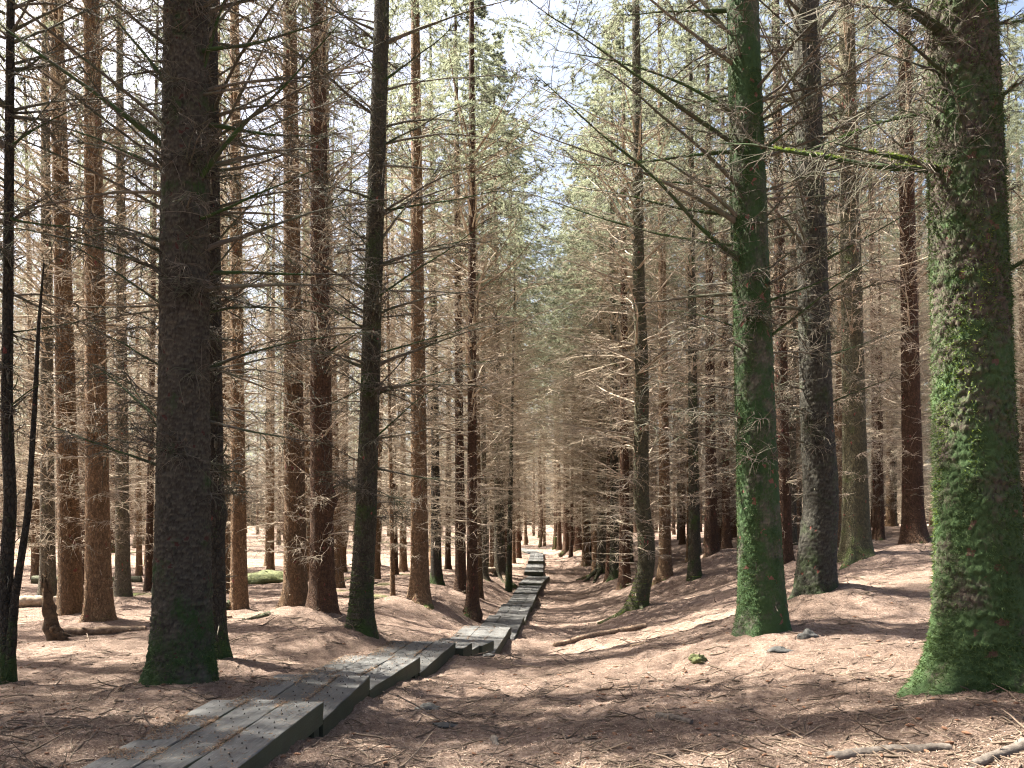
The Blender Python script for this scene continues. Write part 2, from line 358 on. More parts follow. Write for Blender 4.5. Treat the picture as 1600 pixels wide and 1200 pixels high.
# ------------------------------------------------------------------ ground
cp = [(x, y, z) for _, x, y, z, _, _ in TREES]
for y0, x0, y1, x1, z, wd in BOARDS:
    for f in (0.15, 0.85):
        xx, yy = x0 + (x1 - x0) * f, y0 + (y1 - y0) * f
        cp.append((xx + 0.35, yy, z - 0.20))
        cp.append((xx - wd - 0.15, yy, z - 0.05))
        if yy > 11: cp.append((xx + 1.5, yy, z - 0.20))
cp += [(0, 0, 0), (-3, 0, 0), (3, 0, 0.05), (1, 5, -0.1), (3, 3.5, 0.05), (0, -12, 0.3), (-12, 0, 0), (12, 0, 0.5), (14, 12, 0.9), (20, 25, 1.1),
       (18, 45, 1.0), (-20, 20, -0.8), (-20, 40, -1.2), (-30, 60, -1.1), (-8, 65, -1.0), (8, 68, -0.4), (25, 70, 0.6), (0, 100, -0.3), (-40, 100, -0.6),
       (40, 100, 0.6), (-60, 0, 0), (60, 0, 1.0), (0, -60, 0.5), (-150, 150, 0), (150, 150, 0.5), (-150, -150, 0), (150, -150, 0.5), (6.5, 9.5, 0.25)]
cp = np.array(cp)
def _phi(r): return np.sqrt(r * r + 1.5)
_d = np.hypot(cp[:, None, 0] - cp[None, :, 0], cp[:, None, 1] - cp[None, :, 1])
_n = len(cp)
_A = np.zeros((_n + 1, _n + 1)); _A[:_n, :_n] = _phi(_d) - 0.02 * np.eye(_n); _A[:_n, _n] = 1; _A[_n, :_n] = 1
_w = np.linalg.solve(_A, np.concatenate([cp[:, 2], [0]]))
MOUND = [(x, y, 0.5 + d * 1.1, 0.10 + 0.09 * (d > 0.3)) for n_, x, y, z, d, l in TREES if n_ not in ('A1', 'R15', 'B1')]
MOUND += [(3.75, 6.0, .8, 0.10), (-3.5, 8.15, .7, 0.07), (-4.3, 15.6, 1.3, 0.10), (4.9, 12.6, 1.2, 0.08)]
def ground_z(x, y, detail=True):
    x = np.asarray(x, float); y = np.asarray(y, float); sh = x.shape; x = x.ravel(); y = y.ravel()
    xc = np.clip(x, -120, 120); yc = np.clip(y, -120, 140)
    z = np.full(x.shape, _w[_n])
    for i in range(_n): z += _w[i] * _phi(np.hypot(xc - cp[i, 0], yc - cp[i, 1]))
    z = np.clip(z, -3, 3)
    if detail:
        for mx, my, mr, mh in MOUND: z += mh * np.exp(-((x - mx) ** 2 + (y - my) ** 2) / mr ** 2)
        z += 0.085 * fbm(x * 0.9, y * 0.9, 3, 2) + 0.055 * fbm(x * 3.1, y * 3.1, 11, 2) + 0.034 * vnoise(x * 8, y * 8, 23) + 0.022 * vnoise(x * 19, y * 19, 29) + 0.014 * vnoise(x * 41, y * 41, 31)
    # the boardwalk keeps the ground under its planks
    for y0, x0, y1, x1, bz, wd in BOARDS:
        m = (y >= y0) & (y < y1)
        if not m.any(): continue
        f = np.clip((y[m] - y0) / (y1 - y0), 0, 1); xr = x0 + (x1 - x0) * f
        dd = x[m] - xr
        e = np.clip(-(dd + wd - 0.03), 0, None); dr = np.clip(dd, 0, None)
        cap = np.where(dd > 0.0, bz - 0.15 + 0.35 * dr + 0.6 * dr ** 2, np.where(dd > -wd + 0.03, bz - 0.13, bz - 0.012 + 0.14 * e + 0.5 * e * e))
        inside = (dd > -wd - 2.0) & (dd < 1.4)
        z[m] = np.where(inside, np.minimum(z[m], cap), z[m])
    return z.reshape(sh)
def gz(x, y): return float(ground_z(np.array([x]), np.array([y]))[0])

def axis(lo, hi, c, n, k):
    a, b = math.asinh((lo - c) / k), math.asinh((hi - c) / k)
    return c + k * np.sinh(np.linspace(a, b, n))
gx = axis(-260, 260, 0.0, 430, 3.0); gy = axis(-120, 300, 6.5, 480, 2.5)
GX, GY = np.meshgrid(gx, gy)
GZ = ground_z(GX, GY)
i = np.arange(len(gx) - 1)[None, :] + np.arange(len(gy) - 1)[:, None] * len(gx)
Q = np.stack([i, i + 1, i + 1 + len(gx), i + len(gx)], -1)
ground = obj('ground', mk_mesh('ground', np.stack([GX, GY, GZ], -1), Q, None, M['ground']))
tag(ground, kind='structure')

# ------------------------------------------------------------------ boardwalk
def chamfer_box(sx, sy, sz, c, rng, jit=0.004, ny=6):
    """sleeper: chamfered profile swept along y with slightly uneven edges"""
    hx = sx / 2
    prof = np.array([(-hx + c, 0), (hx - c, 0), (hx, -c), (hx, -sz), (-hx, -sz), (-hx, -c)])
    ys = np.linspace(-sy / 2, sy / 2, ny)
    V = np.zeros((ny, 6, 3))
    for k, yv in enumerate(ys):
        V[k, :, 0] = prof[:, 0] + rng.normal(0, jit, 6) * (np.abs(prof[:, 1]) < sz * .9); V[k, :, 1] = yv
        V[k, :, 2] = prof[:, 1] + rng.normal(0, jit * 0.5, 6) * (prof[:, 1] > -sz * .9)
    Q = []
    for k in range(ny - 1):
        for j in range(6):
            j2 = (j + 1) % 6
            Q.append((k * 6 + j, k * 6 + j2, (k + 1) * 6 + j2, (k + 1) * 6 + j))
    e = (ny - 1) * 6
    Q += [(0, 3, 2, 1), (0, 5, 4, 3), (e, e + 1, e + 2, e + 3), (e, e + 3, e + 4, e + 5)]
    return V.reshape(-1, 3), Q
rng = np.random.default_rng(5)
bw = bpy.data.objects.new('boardwalk', None); COL.objects.link(bw)
bw.location = (-1.9, 4.0, -0.2)
tag(bw, 'weathered grey sleeper boardwalk stepping down through the trees beside the trail', 'boardwalk')
TOPS = []
for si, (y0, x0, y1, x1, z, wd) in enumerate(BOARDS):
    L = math.hypot(x1 - x0, y1 - y0); yaw = -math.atan2(x1 - x0, y1 - y0)
    mx, my = (x0 + x1) / 2, (y0 + y1) / 2
    d = np.array([x1 - x0, y1 - y0]) / L; nrm = np.array([-d[1], d[0]])     # nrm points to the left
    cx, cy = mx + nrm[0] * wd / 2, my + nrm[1] * wd / 2
    V, Q = chamfer_box(wd - 0.04, 0.14, 0.16, 0.006, rng, 0.002, 3); V[:, 2] -= 0.196; V[:, 1] += L / 2 - 0.12
    sec = obj('section', mk_mesh('section', V, Q, None, M['board'], False), bw)
    V = V.copy(); V[:, 1] -= L - 0.24
    obj('bearer', mk_mesh('bearer', V, Q, None, M['board'], False), sec)
    sec.location = Vector((cx, cy, z)) - bw.location
    tilt = rng.normal(0, 0.006) if si > 0 else 0.0
    sec.rotation_euler = (tilt, rng.normal(0, 0.006), yaw)
    npk = 3; pw = wd / npk
    st = Geo()
    for k in range(npk):
        ln = L + 0.03 + rng.uniform(-0.03, 0.02)
        V, Q = chamfer_box(pw - 0.006, ln, 0.19, 0.006, rng, 0.003, max(4, int(L / 0.25)))
        p = obj('plank', mk_mesh('plank', V, Q, None, M['board'], False), sec)
        p.location = (-wd / 2 + pw * (k + .5), rng.uniform(-0.02, 0.02), rng.uniform(-0.006, 0.004))
        p.rotation_euler = (0, rng.normal(0, 0.006), rng.normal(0, 0.002))
        if si < 5:
            ny = int(L / 0.13)
            for a in range(ny):
                for bb in range(2 if a % 2 else 1):
                    xx = -wd / 2 + pw * (k + (.3 + .4 * bb if a % 2 else .5)) + rng.normal(0, .012)
                    yy = -L / 2 + (a + .5) * L / ny + rng.normal(0, .012)
                    r = 0.0062
                    V = np.array([(r * math.cos(q), r * math.sin(q), -0.004) for q in np.arange(5) * 2 * PI / 5] + [(r * .6 * math.cos(q), r * .6 * math.sin(q), 0.008) for q in np.arange(5) * 2 * PI / 5]) + (xx, yy, 0)
                    Q = [(q, (q + 1) % 5, 5 + (q + 1) % 5, 5 + q) for q in range(5)]
                    st.add(V, Q, [(5, 6, 7), (5, 7, 8), (5, 8, 9)])
    if si < 5:
        tag(obj('grip_studs', st.mesh('grip_studs', M['stud'], False), sec), kind='stuff')
    TOPS.append((cx, cy, z, yaw, L, wd))

# ------------------------------------------------------------------ branches
def grow(base, az, el, L, bend, wob, k, rng):
    """polylines from base: azimuth, elevation, length; bend = change of elevation to the tip"""
    n = len(az); t = np.linspace(0, 1, k)
    A = az[:, None] + np.cumsum(rng.normal(0, 1, (n, k)) * wob, 1)
    E = el[:, None] + bend[:, None] * t[None] + np.cumsum(rng.normal(0, 1, (n, k)) * wob * .7, 1)
    D = np.stack([np.cos(E) * np.cos(A), np.cos(E) * np.sin(A), np.sin(E)], -1)
    st = (L / (k - 1))[:, None, None] * D
    P = np.zeros((n, k, 3)); P[:, 0] = base
    P[:, 1:] = base[:, None] + np.cumsum(st[:, :-1], 1)
    return P, A, E
def spawn(P, A, E, L, m, rng, tlo=0.12, thi=1.0):
    n, k, _ = P.shape
    t = rng.uniform(tlo, thi, (n, m)) * (k - 1); i0 = np.minimum(t.astype(int), k - 2); f = (t - i0)
    r = np.arange(n)[:, None]
    B = P[r, i0] * (1 - f[..., None]) + P[r, i0 + 1] * f[..., None]
    a = A[r, i0]; e = E[r, i0]; ll = np.repeat(L[:, None], m, 1)
    return B.reshape(-1, 3), a.ravel(), e.ravel(), ll.ravel(), (t / (k - 1)).ravel()
def branch_geo(base, az, el, L, r0, rng, m1=15, m2=3, bend=None, s=5, twig=1.0, wob=0.07, only_twigs=False, k=8, tr=0.0060):
    g = Geo(); n = len(az)
    if bend is None: bend = rng.normal(-0.1, 0.25, n)
    P, A, E = grow(base, az, el, L, bend, wob, k, rng)
    t = np.linspace(0, 1, k)
    R = r0[:, None] * (1 - 0.88 * t[None] ** 0.7) * (1 + 0.14 * rng.normal(0, 1, (n, k)))
    R = np.maximum(R, 0.0022)
    limb = tubes(P, R, s)
    if not only_twigs: g.add(*limb)
    B, a, e, ll, tt = spawn(P, A, E, L, m1, rng)
    q = len(a); sg = np.where(rng.random(q) < .5, -1, 1)
    l2 = (0.14 + 0.72 * rng.random(q) ** 1.5) * np.clip(ll / 2.0, .5, 1.2) * (1.1 - 0.55 * tt) * twig
    P2, A2, E2 = grow(B, a + sg * rng.uniform(.6, 1.25, q), e * .6 + rng.normal(-0.12, .32, q), l2, rng.normal(-0.35, .45, q), 0.16, 5, rng)
    R2 = np.outer(rng.uniform(.75, 1.3, q), np.array([1, .85, .7, .5, .3])) * tr
    g.add(*tubes(P2, R2, 3))
    if m2:
        B, a, e, ll, tt = spawn(P2, A2, E2, l2, m2, rng, .15)
        q = len(a); sg = np.where(rng.random(q) < .5, -1, 1)
        l3 = (0.07 + 0.26 * rng.random(q)) * twig
        P3, A3, E3 = grow(B, a + sg * rng.uniform(.5, 1.2, q), e * .5 + rng.normal(-0.15, .5, q), l3, rng.normal(-0.3, .6, q), 0.2, 3, rng)
        R3 = np.outer(rng.uniform(.7, 1.2, q), np.array([1, .75, .4])) * tr * 0.68
        g.add(*tubes(P3, R3, 3))
    return g, limb
def dead_set(name, rng, lo=1.3, hi=13.5, per_m=11, Lmax=2.3, mat=None, m1=15, m2=3, rmul=1.0, front=False):
    n = int((hi - lo) * per_m)
    z = lo + (hi - lo) * rng.random(n) ** 0.9
    z = np.where(rng.random(n) < .75, np.round(z / 0.42) * 0.42 + rng.normal(0, .03, n), z)      # loose whorls
    az = rng.random(n) * 2 * PI
    u = (z - lo) / (hi - lo)
    el = RAD(8) + RAD(24) * u + rng.normal(0, RAD(10), n)
    L = Lmax * np.clip(0.42 + 1.6 * u, .4, 1.0) * rng.uniform(.3, 1.0, n)
    if front:      # limbs reaching over the open trail side snapped short
        L = np.where(np.abs(np.angle(np.exp(1j * (az + PI / 2)))) < .8, L * .3, L)
    r0 = (0.0065 + 0.0075 * L) * rng.uniform(.8, 1.25, n) * rmul
    base = np.stack([0.05 * np.cos(az), 0.05 * np.sin(az), z], -1)
    g, _ = branch_geo(base, az, el, L, r0, rng, m1, m2)
    n = 70; az = rng.random(n) * 2 * PI; zz = .5 + 6 * rng.random(n)          # snapped stubs
    P, A, E = grow(np.stack([.1 * np.cos(az), .1 * np.sin(az), zz], -1), az, rng.normal(.2, .35, n), rng.uniform(.12, .34, n), rng.normal(0, .4, n), .15, 4, rng)
    g.add(*tubes(P, np.outer(rng.uniform(.005, .011, n), np.array([1, .9, .8, .45])), 4))
    return g.mesh(name, mat or M['twig'])
DEAD = [dead_set('dead_branches', np.random.default_rng(100 + k), lo=(1.0, 1.2, 1.6, 1.3, 1.1)[k], per_m=(15, 13, 14, 16, 14)[k], Lmax=(2.8, 3.1, 2.6, 3.0, 2.9)[k], m1=11, m2=2) for k in range(5)]
NEAR = [dead_set('dead_branches', np.random.default_rng(200 + k), lo=2.0, hi=10.5, per_m=13, Lmax=2.9, mat=M['lichen_twig'], m1=14, m2=2, rmul=1.1, front=True) for k in range(2)]

def crown_set(rng, lo=12.0, hi=25.0, rad=3.1, nl=125, nt=600):
    z = lo + (hi - lo) * rng.random(nl); u = (z - lo) / (hi - lo)
    az = rng.random(nl) * 2 * PI
    L = rad * np.clip(0.75 + 1.6 * u, 0, 1) * np.clip((1 - u) * 1.35, .12, 1) * rng.uniform(.6, 1.1, nl)
    base = np.stack([0 * az, 0 * az, z], -1)
    P, A, E = grow(base, az, RAD(12) + rng.normal(0, .15, nl), L, rng.normal(-.5, .2, nl), .06, 6, rng)
    lv = tubes(P, np.outer(.008 + .006 * L, np.linspace(1, .2, 6)), 3)
    # side sprays hang from every limb, needles stand round the sprays
    B, a, e, ll, tt = spawn(P, A, E, L, 9, rng, .2)
    q = len(a); sg = np.where(rng.random(q) < .5, -1, 1)
    l2 = (.25 + .55 * rng.random(q)) * (1.1 - .5 * tt) * np.clip(ll / 2, .3, 1)
    P2, A2, E2 = grow(B, a + sg * rng.uniform(.5, 1.1, q), rng.normal(-.35, .3, q), l2, rng.normal(-.5, .3, q), .1, 4, rng)
    per = max(6, int(nt * 115 / q))
    B, a, e, ll, tt = spawn(P2, A2, E2, l2, per, rng, 0)
    m = len(a); sg = np.where(rng.random(m) < .5, -1, 1)
    az3 = a + sg * rng.uniform(.2, 1.1, m); el3 = rng.normal(-.1, .6, m)
    d = np.stack([np.cos(el3) * np.cos(az3), np.cos(el3) * np.sin(az3), np.sin(el3)], -1)
    ln = rng.uniform(.05, .11, m)[:, None]; s = rng.normal(0, 1, (m, 3)); s -= d * (s * d).sum(1, keepdims=True); s /= np.linalg.norm(s, axis=1, keepdims=True)
    wv = s * rng.uniform(.0045, .008, m)[:, None]
    V = np.stack([B - wv, B + wv, B + d * ln], 1).reshape(-1, 3)
    return lv, mk_mesh('crown', V, None, np.arange(m * 3).reshape(-1, 3), M['needle'], False)
CROWN = [crown_set(np.random.default_rng(300 + k))[1] for k in range(4)]

# ------------------------------------------------------------------ trunks
def trunk_mesh(name, dia, H, mat, seed, sides=14, dz=0.35, flare=0.45, lobes=5, fine_h=2.0, bend=None, hero=False, plate=(0.055, 0.075), amp=0.010, burl=None, rlobes=None):
    rng = np.random.default_rng(seed)
    if hero: zs = np.concatenate([np.arange(-0.35, 8.3, dz), np.arange(8.6, H, 1.2), [H]])
    else: zs = np.concatenate([np.linspace(-0.35, fine_h, int(fine_h / 0.12) + 4), np.arange(fine_h + dz, H, dz * 2), [H]])
    th = np.arange(sides) * 2 * PI / sides
    TH, Z = np.meshgrid(th, zs)
    zc = np.clip(Z, 0, None)
    r = dia / 2 * np.clip(1 - zc / (H * 1.04), 0.02, 1) ** 0.72 * 1.08
    ph = rng.random(3) * 2 * PI
    lob = 1 + 0.32 * np.cos(lobes * TH + ph[0]) + 0.25 * np.cos((lobes - 2) * TH + ph[1])
    r = r * (1 + flare * np.exp(-np.clip(Z + .1, 0, None) / (0.16 + dia * .35)) * lob + 0.22 * np.exp(-zc / 1.1))
    r = r * (1 + 0.05 * fbm(TH * 1.2 + ph[2] * 9, Z * .9, seed, 2) * np.abs(np.sin(TH / 2)))
    attrs = None
    if hero:
        per = max(6, round(2 * PI * dia / 2 / plate[0]))
        u = TH / (2 * PI) * per; v = Z / plate[1]
        wu = 0.35 * np.sin(v * 1.7 + 5 * vnoise(v * .5, v * 0, seed)); u = u + wu + 0.5 * fbm(np.cos(TH) * 6, Z * 6 + np.sin(TH) * 6, seed + 3, 2)
        v = v + 0.5 * fbm(np.sin(TH) * 7, Z * 5 + np.cos(TH) * 7, seed + 6, 2)
        f1, e, c, dy = voro(u, v, per, seed)
        gr = np.clip(e / 0.16, 0, 1)
        rim = np.clip(-dy * 1.7 + .1, 0, 1) * np.clip(e / .1, 0, 1)      # plates lift at their lower edge
        lip = (1 - c) * 0.8 + 0.9 * rim
        disp = amp * (lip * gr - 0.55 * (1 - gr) + 0.8 * fbm(u * 2.3, v * 2.3, seed + 12, 3))
        r = r + disp * np.clip((Z + .3) / .3, 0, 1)
        attrs = {'plate': c, 'groove': gr, 'rim': rim}
    else:
        r = r * (1 + 0.05 * vnoise(TH * 3 + np.sin(TH) * 2, Z * 4, seed + 1) + 0.03 * vnoise(np.cos(TH) * 9, Z * 10 + np.sin(TH) * 9, seed + 2))
    if burl is not None:
        for bz, ba, bs, bh in burl:
            dth = np.angle(np.exp(1j * (TH - ba)))
            r = r + bh * np.exp(-((Z - bz) / bs) ** 2 - (dth / .7) ** 2)
    if rlobes is not None:
        for ba, am, dec, wi in rlobes:
            dth = np.angle(np.exp(1j * (TH - ba - .25 * np.exp(-zc / .3) * np.sin(ba * 3))))
            r = r + am * np.exp(-np.clip(Z + .22, 0, None) / dec) * np.exp(-(dth / wi) ** 2) * (1 + .25 * fbm(TH * 4, Z * 9, seed + 31, 2))
    X = r * np.cos(TH); Y = r * np.sin(TH)
    if bend is not None:
        bz = np.array([p[0] for p in bend]); bx = np.array([p[1] for p in bend])
        # smooth the bend
        zz = np.linspace(bz[0], bz[-1], 400); xx = np.interp(zz, bz, bx); kx = np.convolve(np.pad(xx, 6, mode='edge'), np.ones(13) / 13, 'valid')
        X = X + np.interp(Z, zz, kx)
    V = np.stack([X, Y, Z], -1).reshape(-1, 3)
    k = len(zs); i = np.arange(k - 1)[:, None] * sides + np.arange(sides)[None]; j = np.arange(k - 1)[:, None] * sides + (np.arange(sides)[None] + 1) % sides
    Q = np.stack([i, j, j + sides, i + sides], -1)
    me = mk_mesh(name, V, Q, None, mat, True, attrs)
    return me, (zs, th, np.stack([X, Y, Z], -1))
def fuzz(name, surf, rng, n, mask, mat, ln=(0.012, 0.035), wd=0.0035, zmax=7.5, down=0.5):
    """short moss blades standing on a trunk's surface where mask(theta, z) says so"""
    zs, th, S = surf; kz = int(np.searchsorted(zs, zmax))
    a = rng.integers(0, len(th), n * 4); b = rng.integers(1, kz - 1, n * 4)
    keep = rng.random(n * 4) < mask(th[a], zs[b]); a = a[keep][:n]; b = b[keep][:n]
    p = S[b, a]; a2 = (a + 1) % len(th)
    f = rng.random(len(a))[:, None]; p = p * (1 - f) + S[b, a2] * f
    tu = S[b, a2] - S[b, a - 1]; tv = S[b + 1, a] - S[b - 1, a]
    nn = np.cross(tu, tv); nn /= np.linalg.norm(nn, axis=1, keepdims=True) + 1e-9
    m = len(a)
    d = nn + rng.normal(0, .6, (m, 3)); d[:, 2] -= down; d /= np.linalg.norm(d, axis=1, keepdims=True)
    s = np.cross(d, rng.normal(0, 1, (m, 3))); s /= np.linalg.norm(s, axis=1, keepdims=True) + 1e-9
    l = rng.uniform(*ln, m)[:, None]; wv = s * (wd * rng.uniform(.7, 1.4, m))[:, None]
    p = p - nn * 0.002
    V = np.stack([p - wv, p + wv, p + d * l], 1).reshape(-1, 3)
    return mk_mesh(name, V, None, np.arange(m * 3).reshape(-1, 3), mat, False)

BG_TRUNK = {}
for k, key in enumerate(('brown', 'red', 'grey', 'dark')):
    BG_TRUNK[key] = [trunk_mesh('trunk', 0.36, 24.0, M[key], 40 + k * 3 + q, sides=12)[0] for q in range(2)]

# limbs one can follow in the picture: height on the trunk, reach dx, dy, rise, radius
LIMBS = {
 'R9':[(4.91,-2.86,-1.43,1.49,0.032),(5.22,-2.99,1.20,0.78,0.026),(5.60,-2.25,0.45,0.34,0.024),(6.46,-2.90,-1.74,0.95,0.034),(6.48,-2.36,1.18,0.25,0.026),(6.86,-2.34,-0.70,0.93,0.028),(7.24,-1.18,0.47,0.19,0.024),(8.34,-1.66,0.50,0.11,0.03),(4.42,1.18,-0.35,0.40,0.022),(4.76,1.09,0.44,0.51,0.02),(3.87,1.47,-0.59,0.88,0.024),(5.43,1.18,0.35,0.51,0.02),(4.08,-1.09,0.55,0.42,0.018),(5.94,-1.60,0.32,0.32,0.022),(6.36,1.22,-0.37,0.76,0.022)],
 'R15':[(4.17,-1.86,0.56,0.75,0.034),(4.14,-1.11,-0.33,0.35,0.03),(4.72,-1.16,0.47,0.05,0.02),(5.23,-1.14,-0.23,0.47,0.04),(4.46,0.47,0.05,0.67,0.026),(3.24,0.57,-0.11,0.28,0.026),(3.89,0.52,0.21,0.21,0.02),(5.28,-0.83,-0.41,0.16,0.022),(5.28,0.78,0.16,0.31,0.03),(4.92,-1.03,-0.62,0.16,0.02)],
 'B1':[(5.58,-1.68,-0.50,1.56,0.042),(5.38,-1.78,0.71,0.94,0.03),(6.18,-0.96,0.19,1.15,0.032),(6.19,0.53,-0.11,1.34,0.038),(5.99,1.32,0.66,0.48,0.03),(6.76,1.90,-0.57,0.10,0.026),(5.26,1.90,-0.76,1.12,0.032),(4.41,1.87,0.56,0.24,0.028),(3.31,1.63,0.98,0.83,0.022),(2.65,-1.38,0.55,0.88,0.024),(2.28,-1.32,-0.40,0.50,0.024),(2.43,-0.94,0.66,0.83,0.02),(3.94,-1.37,0.41,0.68,0.022),(4.35,-1.58,-0.63,0.41,0.024),(4.72,-1.78,0.53,0.58,0.024),(3.94,1.32,0.66,0.48,0.022),(3.33,-1.17,0.47,0.48,0.02),(4.96,1.60,-0.80,0.14,0.024)],
 'C4':[(7.24,2.59,0.78,0.81,0.022),(5.73,2.29,-0.92,0.97,0.02),(6.27,1.84,0.92,0.97,0.02),(4.11,2.25,0.45,1.08,0.02),(3.35,1.62,-0.65,0.97,0.018),(8.32,1.84,0.55,1.08,0.022),(9.41,1.57,-0.31,0.97,0.022),(4.81,2.00,1.00,0.92,0.02),(6.49,-1.17,0.35,1.08,0.018),(5.19,-1.30,-0.39,0.86,0.018)],
 'C3':[(2.63,0.70,0.07,0.44,0.035),(4.41,1.43,0.57,1.06,0.024),(5.47,1.82,-0.55,0.79,0.022),(3.62,-1.45,0.44,0.79,0.02),(8.51,1.69,0.51,1.06,0.022),(7.05,-1.45,-0.44,0.79,0.02)],
 'R11':[(6.17,1.51,0.45,0.81,0.022),(4.25,-1.01,0.40,0.20,0.018),(5.26,1.76,-0.53,0.91,0.022),(3.85,1.61,0.65,0.40,0.018),(3.04,1.21,-0.36,0.50,0.018),(7.28,1.56,0.47,0.91,0.022)],
 'A1':[(6.06,0.98,-0.20,0.51,0.016),(5.26,1.37,-0.68,-0.58,0.016),(3.95,0.98,0.30,0.29,0.014),(6.86,0.77,0.15,0.58,0.016),(3.08,0.71,-0.14,0.36,0.012)]}

# name: bark, crown/branch set, label
INFO = {
 'A1': ('dark', 'thin dark forked spruce at the far left edge, nearest on that side'),
 'A2': ('brown', 'brown spruce trunk behind the broken snag, left of its twin trunk'),
 'A3': ('brown', 'brown spruce trunk right of the snag, standing over the barky log'),
 'A4': ('grey', 'slim spruce at far left behind the pale fallen log'),
 'A5': ('grey', 'slim spruce with dark foot just left of the thick dark trunk'),
 'B1': ('hero_dark', 'thickest dark plated spruce trunk beside the boardwalk, green moss at its foot'),
 'B2': ('dark', 'slim black trunk hugging the right side of the thickest dark spruce'),
 'C1': ('brown', 'orange brown spruce with wide rooted foot, alone right of the thick dark pair'),
 'C1b': ('brown', 'narrow sunlit trunk peeping just left of the lone orange brown spruce'),
 'C2': ('brown', 'orange brown spruce with sunlit left edge, touching a darker trunk on its right'),
 'C3': ('red', 'dark brown spruce with a knuckled branch stub, on the needle mound'),
 'C4': ('mossy', 'dark leaning spruce with green mossy foot right at the boardwalk edge'),
 'C5': ('brown', 'pole thin stem with a sunlit foot left of the mounded brown spruce'),
 'C6': ('brown', 'brown spruce on a wide needle mound left of the boardwalk middle'),
 'C7': ('dark', 'dark trunk just behind and right of the mounded brown spruce'),
 'C8': ('red', 'brown trunk right behind the slim straight one near the boardwalk'),
 'C9': ('red', 'slim straight reddish trunk on a small mound beside the middle boardwalk'),
 'C10': ('grey', 'thin trunk between the slim reddish one and the root footed spruce'),
 'C11': ('grey', 'pale spruce with a curved root at its foot near the far boardwalk'),
 'C12': ('mossy', 'thin greenish leaning stem left of the far boardwalk'),
 'C13': ('red', 'farthest slim trunk left of the boardwalk, just before its bend'),
 'C14': ('grey', 'far trunk showing just right of the leaning mossy spruce'),
 'C15': ('brown', 'far brown trunk left of the mounded brown spruce'),
 'C16': ('red', 'far thin trunk between the two dark trunks left of the boardwalk'),
 'R1': ('red', 'far dark spruce heading the right row, its left one of two'),
 'R1b': ('red', 'far dark spruce heading the right row, its right one of two'),
 'R2': ('dark', 'slim dark trunk third along the right row beside the trail'),
 'R3': ('grey', 'spruce with pale left edge and sprawling roots on the right of the trail'),
 'R4': ('mossy', 'dark greenish trunk right of the pale edged one by the trail'),
 'R5': ('olive', 'spruce with a swept mossy foot standing alone at the trail edge'),
 'R6': ('brown', 'brown spruce directly right of the swept mossy footed one'),
 'R7': ('mossy', 'slim spruce with a sunlit foot left of the big green trunk'),
 'R8': ('red', 'dark spruce further back, left of the big green trunk'),
 'R8b': ('red', 'slim dark trunk half hidden at the left of the big green trunk'),
 'R9': ('hero_green', 'big green mossy trunk with red bark scars right of the trail'),
 'R10': ('red', 'dark red brown trunk between the green trunk and the grey plated one'),
 'R11': ('hero_grey', 'thick dark grey plated trunk on the bank right of the green one'),
 'R12': ('olive', 'olive grey spruce just right of the dark grey plated trunk'),
 'R13': ('red', 'thin dark stem far back on the bank between two big trunks'),
 'R14': ('red', 'reddish brown spruce on top of the bank left of the nearest mossy trunk'),
 'R15': ('hero_mossy', 'nearest huge green mossy trunk at the right edge with spreading roots')}

